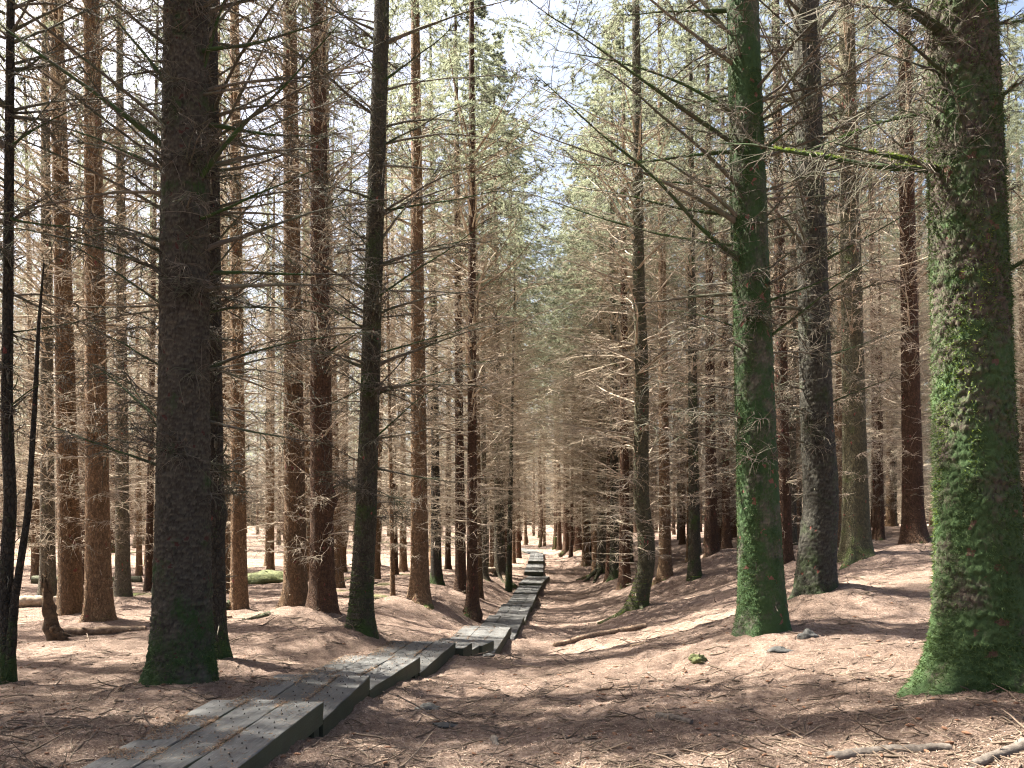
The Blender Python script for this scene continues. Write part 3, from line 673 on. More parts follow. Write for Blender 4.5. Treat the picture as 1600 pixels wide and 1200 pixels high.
def lean_rot(l, extra=0.0): return (extra, math.atan(l), 0)
def make_limb(tree, h, dx, dy, dz, r, rng, mat, lichen, trunk_r=0.1):
    L = math.sqrt(dx * dx + dy * dy + dz * dz); az = math.atan2(dy, dx); el = math.asin(dz / L)
    up = rng.uniform(-.28, .18)
    g, limb = branch_geo(np.array([[0.0, 0, 0]]), np.array([az]), np.array([el - up / 2]), np.array([L * 1.04]), np.array([r]), rng, m1=int(10 + 8 * L), m2=3, bend=np.array([up]), s=7, twig=1.2, wob=.065, only_twigs=True, k=12, tr=0.0052)
    lo = obj('limb', mk_mesh('limb', limb[0], limb[1], None, mat), tree, (0, 0, h))
    tag(obj('twigs', g.mesh('twigs', lichen), lo), kind='stuff')
    return lo
spots = []
for ti, (nm, x, y, z, dia, lean) in enumerate(TREES):
    key, label = INFO[nm]
    rng = np.random.default_rng(1000 + ti)
    t = bpy.data.objects.new('spruce_tree', None); COL.objects.link(t)
    t.location = (x, y, z); t.rotation_euler = lean_rot(lean)
    tag(t, label, 'tree')
    spots.append((x, y))
    H = 24.0 if dia > .25 else 14.0
    bend = None; burl = None; kw = {}
    if nm == 'R5': bend = [(-.4, -.14), (0, -.04), (.5, .06), (1.0, .20), (1.5, .29), (2.0, .28), (2.6, .20), (3.4, .12), (5, .14), (7, .16), (9, .08), (20, 0)]
    if nm == 'A1': bend = [(-.4, .05), (0, .03), (1.2, .0), (2, 0.05), (3, .0), (9, .02), (14, 0)]
    if nm == 'B2': burl = [(1.95, 0.0, .14, .05), (.1, -.3, .2, .06)]
    if nm == 'C3': burl = [(2.55, 0.1, .18, .10)]
    if nm == 'C4': bend = [(-.4, .06), (0, .03), (.6, -.04), (2, .0), (9, 0), (20, 0)]
    if nm == 'R11': bend = [(-.4, -.04), (0, -.02), (.8, .0), (1.6, .09), (3, .04), (9, 0), (20, 0)]
    if key.startswith('hero'):
        sides = {'B1': 150, 'R15': 160, 'R9': 110, 'R11': 110}[nm]; dz = {'B1': .019, 'R15': .018, 'R9': .022, 'R11': .024}[nm]
        me, surf = trunk_mesh('trunk', dia, H, M[key], 60 + ti, sides=sides, dz=dz, hero=True, flare={'B1': .30, 'R15': .26, 'R9': .34, 'R11': .32}[nm], bend=bend,
                              rlobes={'R15': [(3.3, .8, .15, .22), (3.85, 1.15, .17, .22), (4.75, .6, .18, .25), (5.4, 1.0, .2, .25), (2.6, .5, .18, .25), (.4, .6, .2, .25)], 'B1': [(5.9, .7, .16, .2), (4.4, .45, .16, .25), (3.5, .4, .18, .2), (5.2, .4, .15, .2)], 'R9': [(4.2, .5, .2, .25), (5.6, .5, .2, .25), (3.2, .35, .2, .3)], 'R11': [(3.5, .7, .2, .25), (4.4, .5, .18, .25)]}[nm],
                              amp={'B1': .012, 'R15': .015, 'R9': .009, 'R11': .013}[nm], plate={'B1': (.046, .055), 'R15': (.06, .07), 'R9': (.05, .06), 'R11': (.05, .055)}[nm])
    else:
        me, surf = trunk_mesh('trunk', dia, H, M[key], 60 + ti, sides=40 if y < 20 else 18, dz=.25, bend=bend, burl=burl, fine_h=4.0 if y < 20 else 2.0, flare=.2 if nm in ('A1', 'C5', 'C12') else .5, rlobes=None if nm in ('A1', 'C5', 'C12') else [(a_, dia * rng.uniform(.5, 1.3), .16 + dia * .12, .24) for a_ in rng.uniform(3.0, 6.4, 4)])
    obj('trunk', me, t)
    if nm == 'A1':       # second stem of the fork
        P = np.array([[(-.02, -.03, -.3), (.08, -.05, .1), (.14, -.06, .9), (.28, -.05, 1.9), (.33, -.03, 3.0), (.36, 0, 4.1), (.40, .02, 4.75)]])
        s_ = np.linspace(0, 1, 40); k7 = np.linspace(0, 1, 7)
        P = np.stack([np.interp(s_, k7, P[0, :, c]) for c in range(3)], -1)[None]
        obj('stem', mk_mesh('stem', *tubes(P, (np.linspace(.062, .008, 40) * (1 + .06 * rng.normal(0, 1, 40)))[None], 12), None, M['dark']), t)
    near = y < 21
    if nm not in ('A1', 'C5', 'R15', 'C12', 'R13'):
        me = NEAR[ti % 2] if near and nm in ('B1', 'B2', 'C4', 'R9', 'R11') else DEAD[ti % 5]
        s = rng.uniform(.9, 1.08) * (1.6 if y > 25 and abs(x - 1.5) < 4 else 1.35 if y > 19 and abs(x - 1.5) < 4 else 1.0)
        tag(obj('dead_branches', me, t, (0, 0, 1.0 if y > 25 and abs(x - 1.5) < 5 else 0), (0, 0, rng.uniform(-.35, .35) if me in NEAR else rng.random() * 6.28), (s, s, 1)), kind='stuff')
    elif nm in ('R15', 'A1'):
        me = NEAR[0]; s = .75
        tag(obj('dead_branches', me, t, (0, 0, 1.6 if nm == 'R15' else .6), (0, 0, .2), (s, s, 1)), kind='stuff')
    else:
        tag(obj('dead_branches', DEAD[ti % 5], t, (0, 0, 0), (0, 0, rng.random() * 6.28), (.45, .45, .8)), kind='stuff')
    if H > 15:
        cs = 1.6 if y > 19 and abs(x - 1.5) < 4 else (.6 if x < -2 else 1.0)
        obj('crown', CROWN[ti % 4], t, (0, 0, rng.uniform(-.8, 1.0)), (0, 0, rng.random() * 6.28), (cs, cs, 1))
    for li, L_ in enumerate(LIMBS.get(nm, [])):
        lb = make_limb(t, *L_[:4], L_[4] * 1.05, rng, M['limb'], M['lichen_twig'])
        if nm in ('R15', 'R9') and li < 6:               # moss along the top of the limb
            vv = np.array([v.co for v in lb.data.vertices]).reshape(12, 7, 3)
            n = 2600 if nm == 'R15' else 1500; a_ = rng.integers(0, 8, n); f_ = rng.random(n)[:, None]; j_ = rng.integers(0, 7, n)
            p_ = vv[a_, j_] * (1 - f_) + vv[a_ + 1, j_] * f_; c_ = vv[a_].mean(1) * (1 - f_) + vv[a_ + 1].mean(1) * f_
            ok = (p_[:, 2] > c_[:, 2]) & (vnoise(a_ * 1.3 + f_[:, 0] * 1.3 + li * 7, a_ * 0.0 + li, 8) > -.15); p_, c_ = p_[ok], c_[ok]; n = len(p_)
            d_ = (p_ - c_); d_ /= np.linalg.norm(d_, axis=1, keepdims=True); d_ = d_ + rng.normal(0, .7, (n, 3)); d_ /= np.linalg.norm(d_, axis=1, keepdims=True)
            s_ = np.cross(d_, rng.normal(0, 1, (n, 3))); s_ *= .0035 / np.linalg.norm(s_, axis=1, keepdims=True)
            tag(obj('moss', mk_mesh('moss', np.stack([p_ - s_, p_ + s_, p_ + d_ * rng.uniform(.01, .035, n)[:, None]], 1), None, np.arange(n * 3).reshape(-1, 3), M['moss_bright'] if nm == 'R15' and li < 2 else M['moss'], False), lb), kind='stuff')
    # moss
    if nm == 'R15':
        msk = lambda a, zz: np.clip((fbm(np.cos(a) * 2.2 + 4, zz * 1.6 + np.sin(a) * 2.2, 71, 3) + .22 + .5 * (zz < .45)) * 3.2, 0, 1) * np.where(zz < .5, 1.0, .5)
        tag(obj('moss', fuzz('moss', surf, rng, 52000, msk, M['moss'], (.012, .055), .0032), t), kind='stuff')
        msk2 = lambda a, zz: np.clip((fbm(np.cos(a) * 1.7 + 9, zz * 1.1 + np.sin(a) * 1.7, 77, 3) - .12) * 4, 0, 1) * (np.cos(a) < .3)
        tag(obj('bright_moss', fuzz('bright_moss', surf, rng, 7000, msk2, M['moss_bright'], (.012, .045), .003), t), kind='stuff')
    if nm == 'R9':
        msk = lambda a, zz: np.clip((fbm(np.cos(a) * 2.2 + 2, zz * 1.3 + np.sin(a) * 2.2, 81, 3) + .05 - .25 * np.cos(a)) * 3, 0, 1)
        tag(obj('moss', fuzz('moss', surf, rng, 30000, msk, M['moss'], (.010, .03), .004), t), kind='stuff')
    if nm in ('C4', 'R5', 'B1', 'R11', 'R7'):
        hh = {'C4': 1.7, 'R5': 1.2, 'B1': .8, 'R11': .35, 'R7': .4}[nm]
        msk = lambda a, zz: np.clip(1.1 - zz / hh, 0, 1) * np.clip((fbm(np.cos(a) * 2.5 + 2, zz * 2.2 + np.sin(a) * 2.5, 91, 3) + .15 - .45 * np.cos(a) * (nm in ('R5', 'C4'))) * 3, 0, 1)
        tag(obj('moss', fuzz('moss', surf, rng, 7000, msk, M['moss_bright'] if nm in ('R5', 'R7') else M['moss'], (.010, .03), .004, zmax=hh * 1.2), t), kind='stuff')

print('heroes done')
# ------------------------------------------------------------------ more of the plantation, too many alike to tell apart
rng = np.random.default_rng(77)
def path_x(y):
    ys = [b[0] for b in BOARDS] + [74.0]; xs = [b[1] for b in BOARDS] + [0.6]
    return np.interp(y, ys, xs)
pts = list(spots)
def plant(n_try, fn_region, mind, cap):
    out = []
    for _ in range(n_try):
        x, y = fn_region()
        if y < 76:
            px = path_x(y)
            if px - 2.0 < x < px + 2.3: continue
        if any((x - a) ** 2 + (y - b) ** 2 < mind ** 2 for a, b in pts): continue
        pts.append((x, y)); out.append((x, y))
        if len(out) >= cap: break
    return out
def wedge(ylo, yhi, sgn):
    def f():
        while True:
            y = math.sqrt(rng.uniform(ylo ** 2, yhi ** 2)); x = rng.uniform(-.80, .80) * y
            if sgn < 0 and x < path_x(min(y, 74)): return x, y
            if sgn > 0 and x > path_x(min(y, 74)): return x, y
    return f
left_mid = plant(6000, wedge(24, 47, -1), 2.9, 44)
right_mid = [p for p in plant(6000, wedge(26, 62, 1), 2.6, 118) if not (p[1] < 46 and p[0] < path_x(p[1]) + 4.2)]
def add_bg(x, y, label, group, keys, kcrown=1.0):
    k = int(rng.integers(0, 10000)); key = keys[k % len(keys)]
    t = bpy.data.objects.new('spruce_tree', None); COL.objects.link(t)
    t.location = (x, y, gz(x, y) - 0.05); t.rotation_euler = (rng.normal(0, .012), rng.normal(-.006, .014), rng.random() * 6.28)
    tag(t, label, 'tree', group)
    s = rng.uniform(.6, 1.25)
    obj('trunk', BG_TRUNK[key][k % 2], t, scale=(s, s, 1))
    s = rng.uniform(.85, 1.1) * (1.55 if y < 80 and abs(x - path_x(y)) < 5.5 else 1.0)
    tag(obj('dead_branches', DEAD[k % 5], t, (0, 0, rng.uniform(-.3, .3) + (1.0 if y < 80 and abs(x - path_x(y)) < 6 else 0)), (0, 0, rng.random() * 6), (s, s, 1)), kind='stuff')
    if y < 80 and abs(x - path_x(y)) < 5: kcrown = 1.55
    obj('crown', CROWN[(k // 7) % 4], t, (0, 0, rng.uniform(-1.0, 1.0)), (0, 0, rng.random() * 6), (kcrown, kcrown, 1))
for x, y in left_mid: add_bg(x, y, 'slender spruce among many alike in the deep wood left of the boardwalk', 'spruces deep in the wood on the left', ('brown', 'grey', 'brown', 'red'), .48)
for x, y in right_mid: add_bg(x, y, 'slender spruce among many alike in the dense wood right of the trail', 'spruces deep in the wood on the right', ('red', 'brown', 'red', 'grey'))
# trees standing beside and behind the viewpoint, whose crowns shade the foreground
SHADE = [(-8.9, 8.2), (-13.6, 9.6), (-10.3, 11.6), (-7.0, 5.0), (-11.8, 6.2), (-8.6, 5.5), (-11.5, 9.0), (-7.5, 2.0), (-11.0, 3.0), (-14.5, 12.5), (-15.0, 6.5), (-16.5, 17.0), (-4.5, -1.5), (-9.0, -2.5), (-18.5, 11.0), (-13.5, -1.0), (5.5, 2.0), (8.5, 6.5), (2.5, -4.0), (9.5, 1.0)]
for x, y in SHADE:
    if all((x - a) ** 2 + (y - b) ** 2 > 2.2 ** 2 for a, b in pts):
        pts.append((x, y)); add_bg(x, y, 'spruce standing outside the frame whose crown shades the foreground', 'spruces around the viewpoint', ('dark', 'red'))

for x, y in [(0.2, 57.0), (4.3, 56.5), (-0.3, 46.5), (0.1, 50.0), (4.4, 46.0), (-1.0, 41.0), (4.7, 43.0), (4.7, 36.9), (4.6, 31.6), (4.6, 40.9), (-1.3, 30.5), (-0.6, 63.5), (5.0, 63.0), (4.2, 68.5), (3.2, 76.5), (-1.4, 76.0), (1.4, 79.0)]:
    pts.append((x, y)); add_bg(x, y, 'spruce far along the trail, close beside the boardwalk near its bend', 'spruces beside the far boardwalk', ('red', 'brown'))
# far wood that reads as one mass
def far_wood():
    r = np.random.default_rng(9); gT = Geo(); NV = []; TW = []
    P0 = []
    for _ in range(330):
        y = r.uniform(62, 125); x = r.uniform(-.85, .85) * y
        if y < 76 and path_x(y) - 2 < x < path_x(y) + 2.2: continue
        P0.append((x, y))
    P0 = np.array(P0); z0 = ground_z(P0[:, 0], P0[:, 1], False); n = len(P0)
    hz = np.array([-.3, 1.5, 8, 27.0]); P = np.zeros((n, 4, 3)); P[:, :, 0] = P0[:, :1] + r.normal(0, .1, (n, 4)); P[:, :, 1] = P0[:, 1:]; P[:, :, 2] = z0[:, None] + hz
    R = np.outer(r.uniform(.13, .24, n), np.array([1.3, 1, .7, .1]))
    trunk = tubes(P, R, 6)
    m = 280
    az = r.random((n, m)) * 6.28; zz = .5 + 11 * r.random((n, m)); L = r.uniform(.6, 2.4, (n, m)); el = r.normal(.3, .25, (n, m))
    B = np.stack([np.repeat(P0[:, :1], m, 1), np.repeat(P0[:, 1:], m, 1), z0[:, None] + zz], -1)
    d = np.stack([np.cos(el) * np.cos(az), np.cos(el) * np.sin(az), np.sin(el)], -1)
    up = np.zeros_like(d); up[..., 2] = .016; up[..., 0] = .008
    tw = np.stack([B - up, B + up, B + d * L[..., None]], 2).reshape(-1, 3)
    m = 720
    u = r.random((n, m)); zz = 9.5 + 18 * u; rad = 2.6 * np.clip((1 - u) * 1.3, .1, 1) * np.sqrt(r.random((n, m))); az = r.random((n, m)) * 6.28
    B = np.stack([P0[:, :1] + rad * np.cos(az), P0[:, 1:] + rad * np.sin(az), z0[:, None] + zz - rad * .15], -1)
    d = np.stack([np.cos(az), np.sin(az), r.normal(-.5, .4, (n, m))], -1) * r.uniform(.15, .38, (n, m))[..., None]
    s = r.normal(0, .045, (n, m, 3))
    nv = np.stack([B - s, B + s, B + d], 2).reshape(-1, 3)
    V = np.concatenate([trunk[0], tw, nv]); a = len(trunk[0]); b = a + len(tw)
    me = mk_mesh('distant_wood', V, trunk[1], np.concatenate([a + np.arange(len(tw)).reshape(-1, 3), b + np.arange(len(nv)).reshape(-1, 3)]), M['red'], False)
    me.materials.append(M['twig']); me.materials.append(M['needle'])
    mi = np.concatenate([np.zeros(len(trunk[1])), np.ones(len(tw) // 3), np.full(len(nv) // 3, 2)]).astype(np.int32)
    me.polygons.foreach_set('material_index', mi)
    return me
tag(obj('distant_wood', far_wood()), 'far spruce wood closing the view behind all other trees', 'wood', kind='stuff')
print('wood done')

# ------------------------------------------------------------------ things on the forest floor
def lump(name, mat, r, seed, parent=None, n=24, m=14, rough=.25):
    th = np.arange(n) * 2 * PI / n; ph = np.linspace(.05, PI - .05, m)
    TH, PH = np.meshgrid(th, ph)
    k = 1 + rough * fbm(np.cos(TH) * np.sin(PH) * 1.7 + seed, np.sin(TH) * np.sin(PH) * 1.7 + np.cos(PH) * 1.3, seed, 3) * 1.6
    V = np.stack([r[0] * k * np.sin(PH) * np.cos(TH), r[1] * k * np.sin(PH) * np.sin(TH), r[2] * k * np.cos(PH)], -1)
    i = np.arange(m - 1)[:, None] * n + np.arange(n)[None]; j = np.arange(m - 1)[:, None] * n + (np.arange(n)[None] + 1) % n
    return mk_mesh(name, V, np.stack([i, i + n, j + n, j], -1), None, mat)
def log_mesh(name, p, r0, r1, mat, seed, sides=14, k=40, wob=.02, stubs=0, hole=True):
    r = np.random.default_rng(seed); p = np.array(p, float)
    t = np.linspace(0, 1, k); kk = np.linspace(0, 1, len(p))
    P = np.stack([np.interp(t, kk, p[:, c]) for c in range(3)], -1)
    for _ in range(3): P[1:-1] = (P[:-2] + 2 * P[1:-1] + P[2:]) / 4
    P += np.cumsum(r.normal(0, wob / math.sqrt(k), (k, 3)), 0) * (1 if wob else 0)
    R = (r0 + (r1 - r0) * t) * (1 + .09 * vnoise(t * 14 + seed, t * 0 + .3, seed))
    V, Q = tubes(P[None], R[None], sides)
    V += r.normal(0, r0 * (.09 if mat.name.startswith('rot') else .045), V.shape)
    g = Geo(); g.add(V, Q)
    for e in (0, (k - 1) * sides):                       # broken ends
        c = V[e:e + sides].mean(0); g.add(np.vstack([V[e:e + sides] * 1.0, c + r.normal(0, r0 * .25, 3)]), None, [(a, (a + 1) % sides, sides) for a in range(sides)])
    for _ in range(stubs):
        a = r.integers(3, k - 3); d = r.normal(0, 1, 3); d[2] = abs(d[2]); d /= np.linalg.norm(d)
        q = np.stack([P[a], P[a] + d * (R[a] + r.uniform(.03, .18))])[None]
        g.add(*tubes(np.stack([q[0, 0], (q[0, 0] + q[0, 1]) / 2, q[0, 1]])[None], np.array([[.22, .18, .1]]) * r0 * 1.5, 5))
    return g.mesh(name, mat)
def ground_log(name, pts2, r0, r1, mat, seed, label, cat, sink=.3, **kw):
    z = ground_z(np.array([p[0] for p in pts2]), np.array([p[1] for p in pts2]))
    o = pts2[0]
    p = [(a[0] - o[0], a[1] - o[1], zz - z[0] + r0 * (1 - sink) + (a[2] if len(a) > 2 else 0)) for a, zz in zip(pts2, z)]
    ob = obj(name, log_mesh(name, p, r0, r1, mat, seed, **kw), None, (o[0], o[1], z[0]))
    return tag(ob, label, cat)

ground_log('fallen_branch', [(0.92, 16.9), (1.6, 17.6), (2.3, 18.2), (3.2, 18.4)], .055, .07, M['log'], 3, 'bare fallen branch lying behind the swept mossy footed spruce', 'branch', stubs=6)
ground_log('fallen_stick', [(2.0, 13.0), (2.5, 13.3), (3.1, 13.8)], .04, .02, M['log'], 4, 'short reddish stick half buried left of the big green trunk', 'stick', sink=.7)
ground_log('fallen_log', [(-7.9, 13.6), (-7.3, 13.75), (-6.6, 14.0)], .085, .07, M['log'], 5, 'peeling log lying in front of the brown twin trunks', 'log', stubs=3)
ground_log('fallen_log', [(-13.5, 20.3), (-12.7, 20.6), (-11.6, 20.9)], .16, .15, M['log_pale'], 6, 'pale fallen log behind the snag at far left', 'log')
ground_log('fallen_log', [(-19.5, 31.5), (-17.5, 31.9), (-15.4, 32.2)], .2, .17, M['mossy_wood'], 7, 'long mossy log far back at the left', 'log')
ground_log('fallen_log', [(-12.2, 33.0), (-11.0, 33.3), (-9.4, 33.5)], .26, .22, M['log_pale'], 8, 'bright sunlit log far back right of the lone orange brown spruce', 'log')
ground_log('fallen_stick', [(-7.0, 15.6), (-6.4, 16.0), (-5.9, 16.3)], .035, .02, M['log'], 9, 'reddish stick left of the thickest dark trunk', 'stick', sink=.4)
ground_log('exposed_root', [(-0.15, 6.4), (-0.1, 6.2), (-0.16, 6.0), (-0.12, 5.85)], .030, .016, M['root'], 10, 'crooked dark root poking from needles in the middle foreground', 'root', sink=.7)
ground_log('exposed_root', [(1.25, 6.6), (1.33, 6.42), (1.42, 6.2)], .035, .02, M['root'], 11, 'knobbly mossy root poking from needles below the big green trunk', 'root', sink=.75)
ground_log('fallen_log', [(2.75, 4.62), (3.2, 4.85), (3.9, 5.15)], .025, .06, M['root'], 12, 'grey mossy log in the bottom right corner', 'log', sink=.5)
ground_log('flat_root', [(2.05, 5.05), (2.4, 5.0), (2.75, 4.92)], .035, .03, M['root'], 13, 'dark flat root in the bottom foreground left of the corner log', 'root', sink=1.1)
ground_log('mossy_root', [(-4.85, 15.5), (-5.05, 15.35), (-5.3, 15.25)], .085, .02, M['mossy_wood'], 14, 'mossy stump root in front of the orange brown spruce', 'root', sink=1.0)
ground_log('fallen_stick', [(0.95, 8.6), (1.2, 8.5), (1.5, 8.55)], .015, .01, M['log'], 15, 'thin twig lying on the trail left of the mossy stone', 'stick')
def stone(x, y, r, mat, label, seed, sink=.5):
    z = gz(x, y); o = obj('stone', lump('stone', mat, r, seed, rough=.45), None, (x, y, z + r[2] * (1 - 2 * sink))); tag(o, label, 'stone')
stone(2.24, 9.35, (.10, .08, .07), M['mossy_stone'], 'bright mossy stone left of the big green trunk', 31, .35)
stone(3.15, 9.05, (.16, .10, .05), M['stone'], 'flat dark stone at the foot of the big green trunk', 32)
stone(3.62, 9.45, (.10, .09, .07), M['stone'], 'small dark stone right of the green trunk foot', 33)
stone(-0.85, 7.9, (.13, .09, .05), M['stone'], 'flat dark stone beside the boardwalk step', 34)
stone(-0.62, 7.2, (.12, .09, .03), M['stone'], 'flat grey stone on the trail edge in front of another stone', 35)
stone(-9.9, 31.2, (1.05, .8, .30), M['mossy_stone'], 'broad mossy hump far left behind the orange brown spruce', 36, .4)
stone(-12.3, 30.8, (.5, .5, .3), M['mossy_stone'], 'small mossy hump left of the lone orange brown spruce', 37, .4)
stone(-0.42, 13.6, (.10, .08, .05), M['stone'], 'square stone block propping the short boardwalk step', 38)
stone(.05, 5.0, (.08, .06, .02), M['mossy_stone'], 'flat greenish stone at the bottom centre', 39)
# snag
sx, sy = -7.95, 13.35; sz = gz(sx, sy)
sn = bpy.data.objects.new('snag', None); COL.objects.link(sn); sn.location = (sx, sy, sz)
tag(sn, 'broken rotten snag leaning beside the brown twin trunks', 'stump')
obj('stump', log_mesh('stump', [(.10, 0, -.15), (0, 0, .25), (-.08, 0, .55), (-.10, 0, .95)], .16, .05, M['rot'], 21, wob=.03, k=14), sn)
for sx_, sh_ in ((-.16, 1.12), (-.09, 1.2), (-.05, 1.02)):
    obj('splinter', log_mesh('splinter', [(-.06, 0, .55), (sx_ * .8, .01, .8), (sx_, 0, sh_)], .05, .006, M['rot'], 23, sides=7, k=14), sn)
obj('root', log_mesh('root', [(.02, -.05, .3), (.16, -.1, .1), (.34, -.12, -.08)], .09, .05, M['rot'], 22), sn)

# ------------------------------------------------------------------ roots of the nearest trees
def roots(tree_nm, lst, mat, label=None):
    x, y, z = [(a[1], a[2], a[3]) for a in TREES if a[0] == tree_nm][0]
    tr = [o for o in COL.objects if o.name.startswith('spruce_tree') and abs(o.location.x - x) < .01 and abs(o.location.y - y) < .01][0]
    for k, (p, r0, r1, mo) in enumerate(lst):
        q = []
        for a in p:
            q.append((a[0], a[1], gz(x + a[0], y + a[1]) - z + a[2]))
        ro = obj('root', log_mesh('root', q, r0, r1, mat, 50 + k, sides=18, k=60, wob=.04), tr)
        if mo:
            t = np.linspace(0, 1, 60); P = np.stack([np.interp(t, np.linspace(0, 1, len(q)), np.array(q)[:, c]) for c in range(3)], -1)
            for _ in range(3): P[1:-1] = (P[:-2] + 2 * P[1:-1] + P[2:]) / 4
            r = np.random.default_rng(60 + k); n = mo; a = r.integers(0, 59, n); f = r.random(n)[:, None]
            c = P[a] * (1 - f) + P[a + 1] * f; th = r.uniform(-.2, PI + .2, n); R = (r0 + (r1 - r0) * t[a]) * .97
            tg = P[np.minimum(a + 1, 59)] - P[a]; tg /= np.linalg.norm(tg, axis=1, keepdims=True); sd_ = np.cross(tg, (0, 0, 1)); up = np.cross(sd_, tg)
            nn = np.cos(th)[:, None] * sd_ + np.sin(th)[:, None] * up; b0 = c + nn * R[:, None]
            d = nn + r.normal(0, .7, (n, 3)); d /= np.linalg.norm(d, axis=1, keepdims=True)
            s = np.cross(d, r.normal(0, 1, (n, 3))); s /= np.linalg.norm(s, axis=1, keepdims=True); s *= .003
            V = np.stack([b0 - s, b0 + s, b0 + d * r.uniform(.01, .03, n)[:, None]], 1).reshape(-1, 3)
            tag(obj('moss', mk_mesh('moss', V, None, np.arange(n * 3).reshape(-1, 3), M['moss'] if k % 2 else M['moss_bright'], False), ro), kind='stuff')
roots('R5', [([(-.12, -.05, .22), (-.32, -.12, .05), (-.55, -.16, -.06)], .09, .03, 2500), ([(.02, -.12, .2), (.1, -.35, .03), (.15, -.5, -.07)], .09, .04, 0)], M['mossy_wood'])
roots('R3', [([(-.2, -.1, .2), (-.7, -.6, .08), (-1.2, -1.4, .0)], .12, .05, 0), ([(-.1, -.2, .2), (-.4, -1.0, .08), (-.6, -2.0, .0)], .11, .05, 0)], M['mossy_wood'])
roots('C11', [([(-.2, -.1, .25), (-.8, -.5, .2), (-1.3, -.8, -.05)], .12, .08, 0), ([(.1, -.2, .2), (.5, -.8, .05), (.7, -1.2, -.05)], .12, .06, 0)], M['log_pale'])
roots('C1', [([(-.12, -.05, .2), (-.3, -.15, .05), (-.5, -.2, -.06)], .09, .04, 0)], M['mossy_wood'])

# ------------------------------------------------------------------ needle litter, twigs and cones
rng = np.random.default_rng(400)
def strew(n, ylo, yhi, seed, pw=1.0):
    r = np.random.default_rng(seed)
    y = 1 / (1 / ylo + (1 / yhi - 1 / ylo) * r.random(n)); x = r.uniform(-.72, .72, n) * y
    return x, y
def off_board(x, y):
    ok = np.ones(len(x), bool)
    for y0, x0, y1, x1, z, wd in BOARDS:
        xr = x0 + (x1 - x0) * (y - y0) / (y1 - y0)
        ok &= ~((y > y0) & (y < y1) & (x < xr + .01) & (x > xr - wd + .0))
    return ok
def needles(name, x, y, z, rng, mat, ln=(.012, .028), wd=.0011):
    n = len(x); a = rng.random(n) * 6.28; e = rng.normal(0.05, .28, n); l = rng.uniform(*ln, n)
    d = np.stack([np.cos(e) * np.cos(a), np.cos(e) * np.sin(a), np.sin(e)], -1) * l[:, None]
    s = np.stack([-np.sin(a), np.cos(a), rng.normal(0, .4, n)], -1) * (wd * rng.uniform(.7, 1.5, n))[:, None]
    c = np.stack([x, y, z], -1)
    V = np.stack([c - d / 2 - s, c - d / 2 + s, c + d / 2 + s, c + d / 2 - s], 1).reshape(-1, 3)
    return mk_mesh(name, V, np.arange(n * 4).reshape(-1, 4), None, mat, False)
def grid_z(x, y):
    """height of the ground mesh itself (bilinear)"""
    ix = np.clip(np.searchsorted(gx, x) - 1, 0, len(gx) - 2); iy = np.clip(np.searchsorted(gy, y) - 1, 0, len(gy) - 2)
    fx = (x - gx[ix]) / (gx[ix + 1] - gx[ix]); fy = (y - gy[iy]) / (gy[iy + 1] - gy[iy])
    return (GZ[iy, ix] * (1 - fx) + GZ[iy, ix + 1] * fx) * (1 - fy) + (GZ[iy + 1, ix] * (1 - fx) + GZ[iy + 1, ix + 1] * fx) * fy
x, y = strew(150000, 4.0, 18.0, 401); ok = off_board(x, y); x, y = x[ok], y[ok]
tag(obj('needle_litter', needles('needle_litter', x, y, grid_z(x, y) + rng.uniform(.001, .010, len(x)), rng, M['litter'], (.012, .032), .0014)), 'fallen spruce needles covering the forest floor', 'needles', kind='stuff')
x, y = strew(3800, 4.0, 34.0, 402); ok = off_board(x, y); x, y = x[ok], y[ok]; n = len(x)
B = np.stack([x, y, grid_z(x, y) + .006], -1)
L = rng.uniform(.04, .30, n) * (1 + (y > 12)); P, A, E = grow(B, rng.random(n) * 6.28, rng.normal(.03, .1, n), L, rng.normal(-.1, .2, n), .2, 5, rng)
L[:90] = rng.uniform(.3, .8, 90)
P, A, E = grow(B, rng.random(n) * 6.28, rng.normal(.03, .1, n), L, rng.normal(-.1, .2, n), .2, 5, rng)
clear = off_board(P[..., 0].ravel(), P[..., 1].ravel()).reshape(n, 5).all(1)
P = np.where(clear[:, None, None], P, B[:, None] + (P - B[:, None]) * .1)      # nothing bridges the boards
P[..., 2] = np.maximum(P[..., 2], grid_z(P[..., 0].ravel(), P[..., 1].ravel()).reshape(n, 5) + .003)
rr_ = rng.uniform(.002, .007, n) * (1 + y / 25); rr_[:90] = rng.uniform(.005, .010, 90)
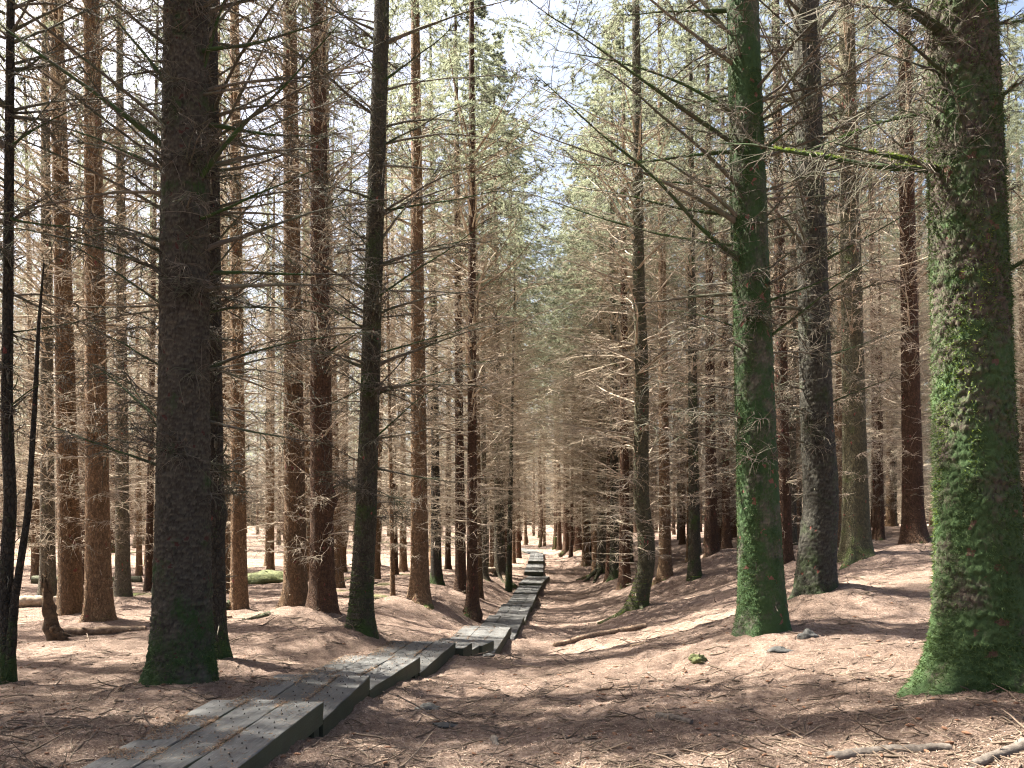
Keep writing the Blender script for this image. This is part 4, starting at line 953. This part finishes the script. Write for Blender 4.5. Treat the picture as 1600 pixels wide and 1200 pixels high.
g = Geo(); g.add(*tubes(P, np.outer(rr_, np.array([1, .95, .85, .7, .4])), 4))
tag(obj('fallen_twigs', g.mesh('fallen_twigs', M['ground_twig'])), 'small dead twigs strewn over the needles', 'twigs', kind='stuff')
x, y = strew(420, 4.0, 14.0, 403); ok = off_board(x, y); x, y = x[ok], y[ok]; n = len(x)
a = rng.random(n) * 6.28; d = np.stack([np.cos(a), np.sin(a), 0 * a], -1) * rng.uniform(.018, .035, n)[:, None]
c = np.stack([x, y, grid_z(x, y) + .010], -1); tt = np.linspace(-1, 1, 6)
g = Geo(); g.add(*tubes(c[:, None] + d[:, None] * tt[None, :, None], np.outer(rng.uniform(.008, .013, n), np.array([.3, .85, 1, .9, .6, .15])), 7))
tag(obj('fallen_cones', g.mesh('fallen_cones', M['cone'])), 'small brown cones and scales lying among the needles', 'cones', kind='stuff')
# needles blown onto the boards: along the left edge and in the joints
X_, Y_, Z_ = [], [], []
for si, (cx, cy, z, yaw, L, wd) in enumerate(TOPS[:8]):
    n = int(7000 * L / 2.2 / (1 + .35 * si))
    u = np.concatenate([-wd / 2 + np.abs(rng.normal(0, .13, n // 2)), -wd / 6 + rng.normal(0, .022, n // 6), wd / 6 + rng.normal(0, .022, n // 6), rng.uniform(-wd / 2, wd / 2, n // 6)])
    v = rng.uniform(-L / 2, L / 2, len(u)); ok = np.abs(u) < wd / 2; u, v = u[ok], v[ok]
    cl = vnoise(u * 5 + si * 9, v * 5, 5) > -.12; u, v = u[cl], v[cl]
    X_.append(cx + u * math.cos(yaw) - v * math.sin(yaw)); Y_.append(cy + u * math.sin(yaw) + v * math.cos(yaw)); Z_.append(np.full(len(u), z + .003) + rng.uniform(0, .006, len(u)))
x, y, z = map(np.concatenate, (X_, Y_, Z_))
tag(obj('needles_on_boards', needles('needles_on_boards', x, y, z, rng, M['litter_o'], (.014, .035), .0015)), 'orange needles gathered in the joints and along the left edge of the boards', 'needles', kind='stuff')
print('tris', sum(len(m.loops) - 2 * len(m.polygons) for m in bpy.data.meshes), 'objects', len(bpy.data.objects))
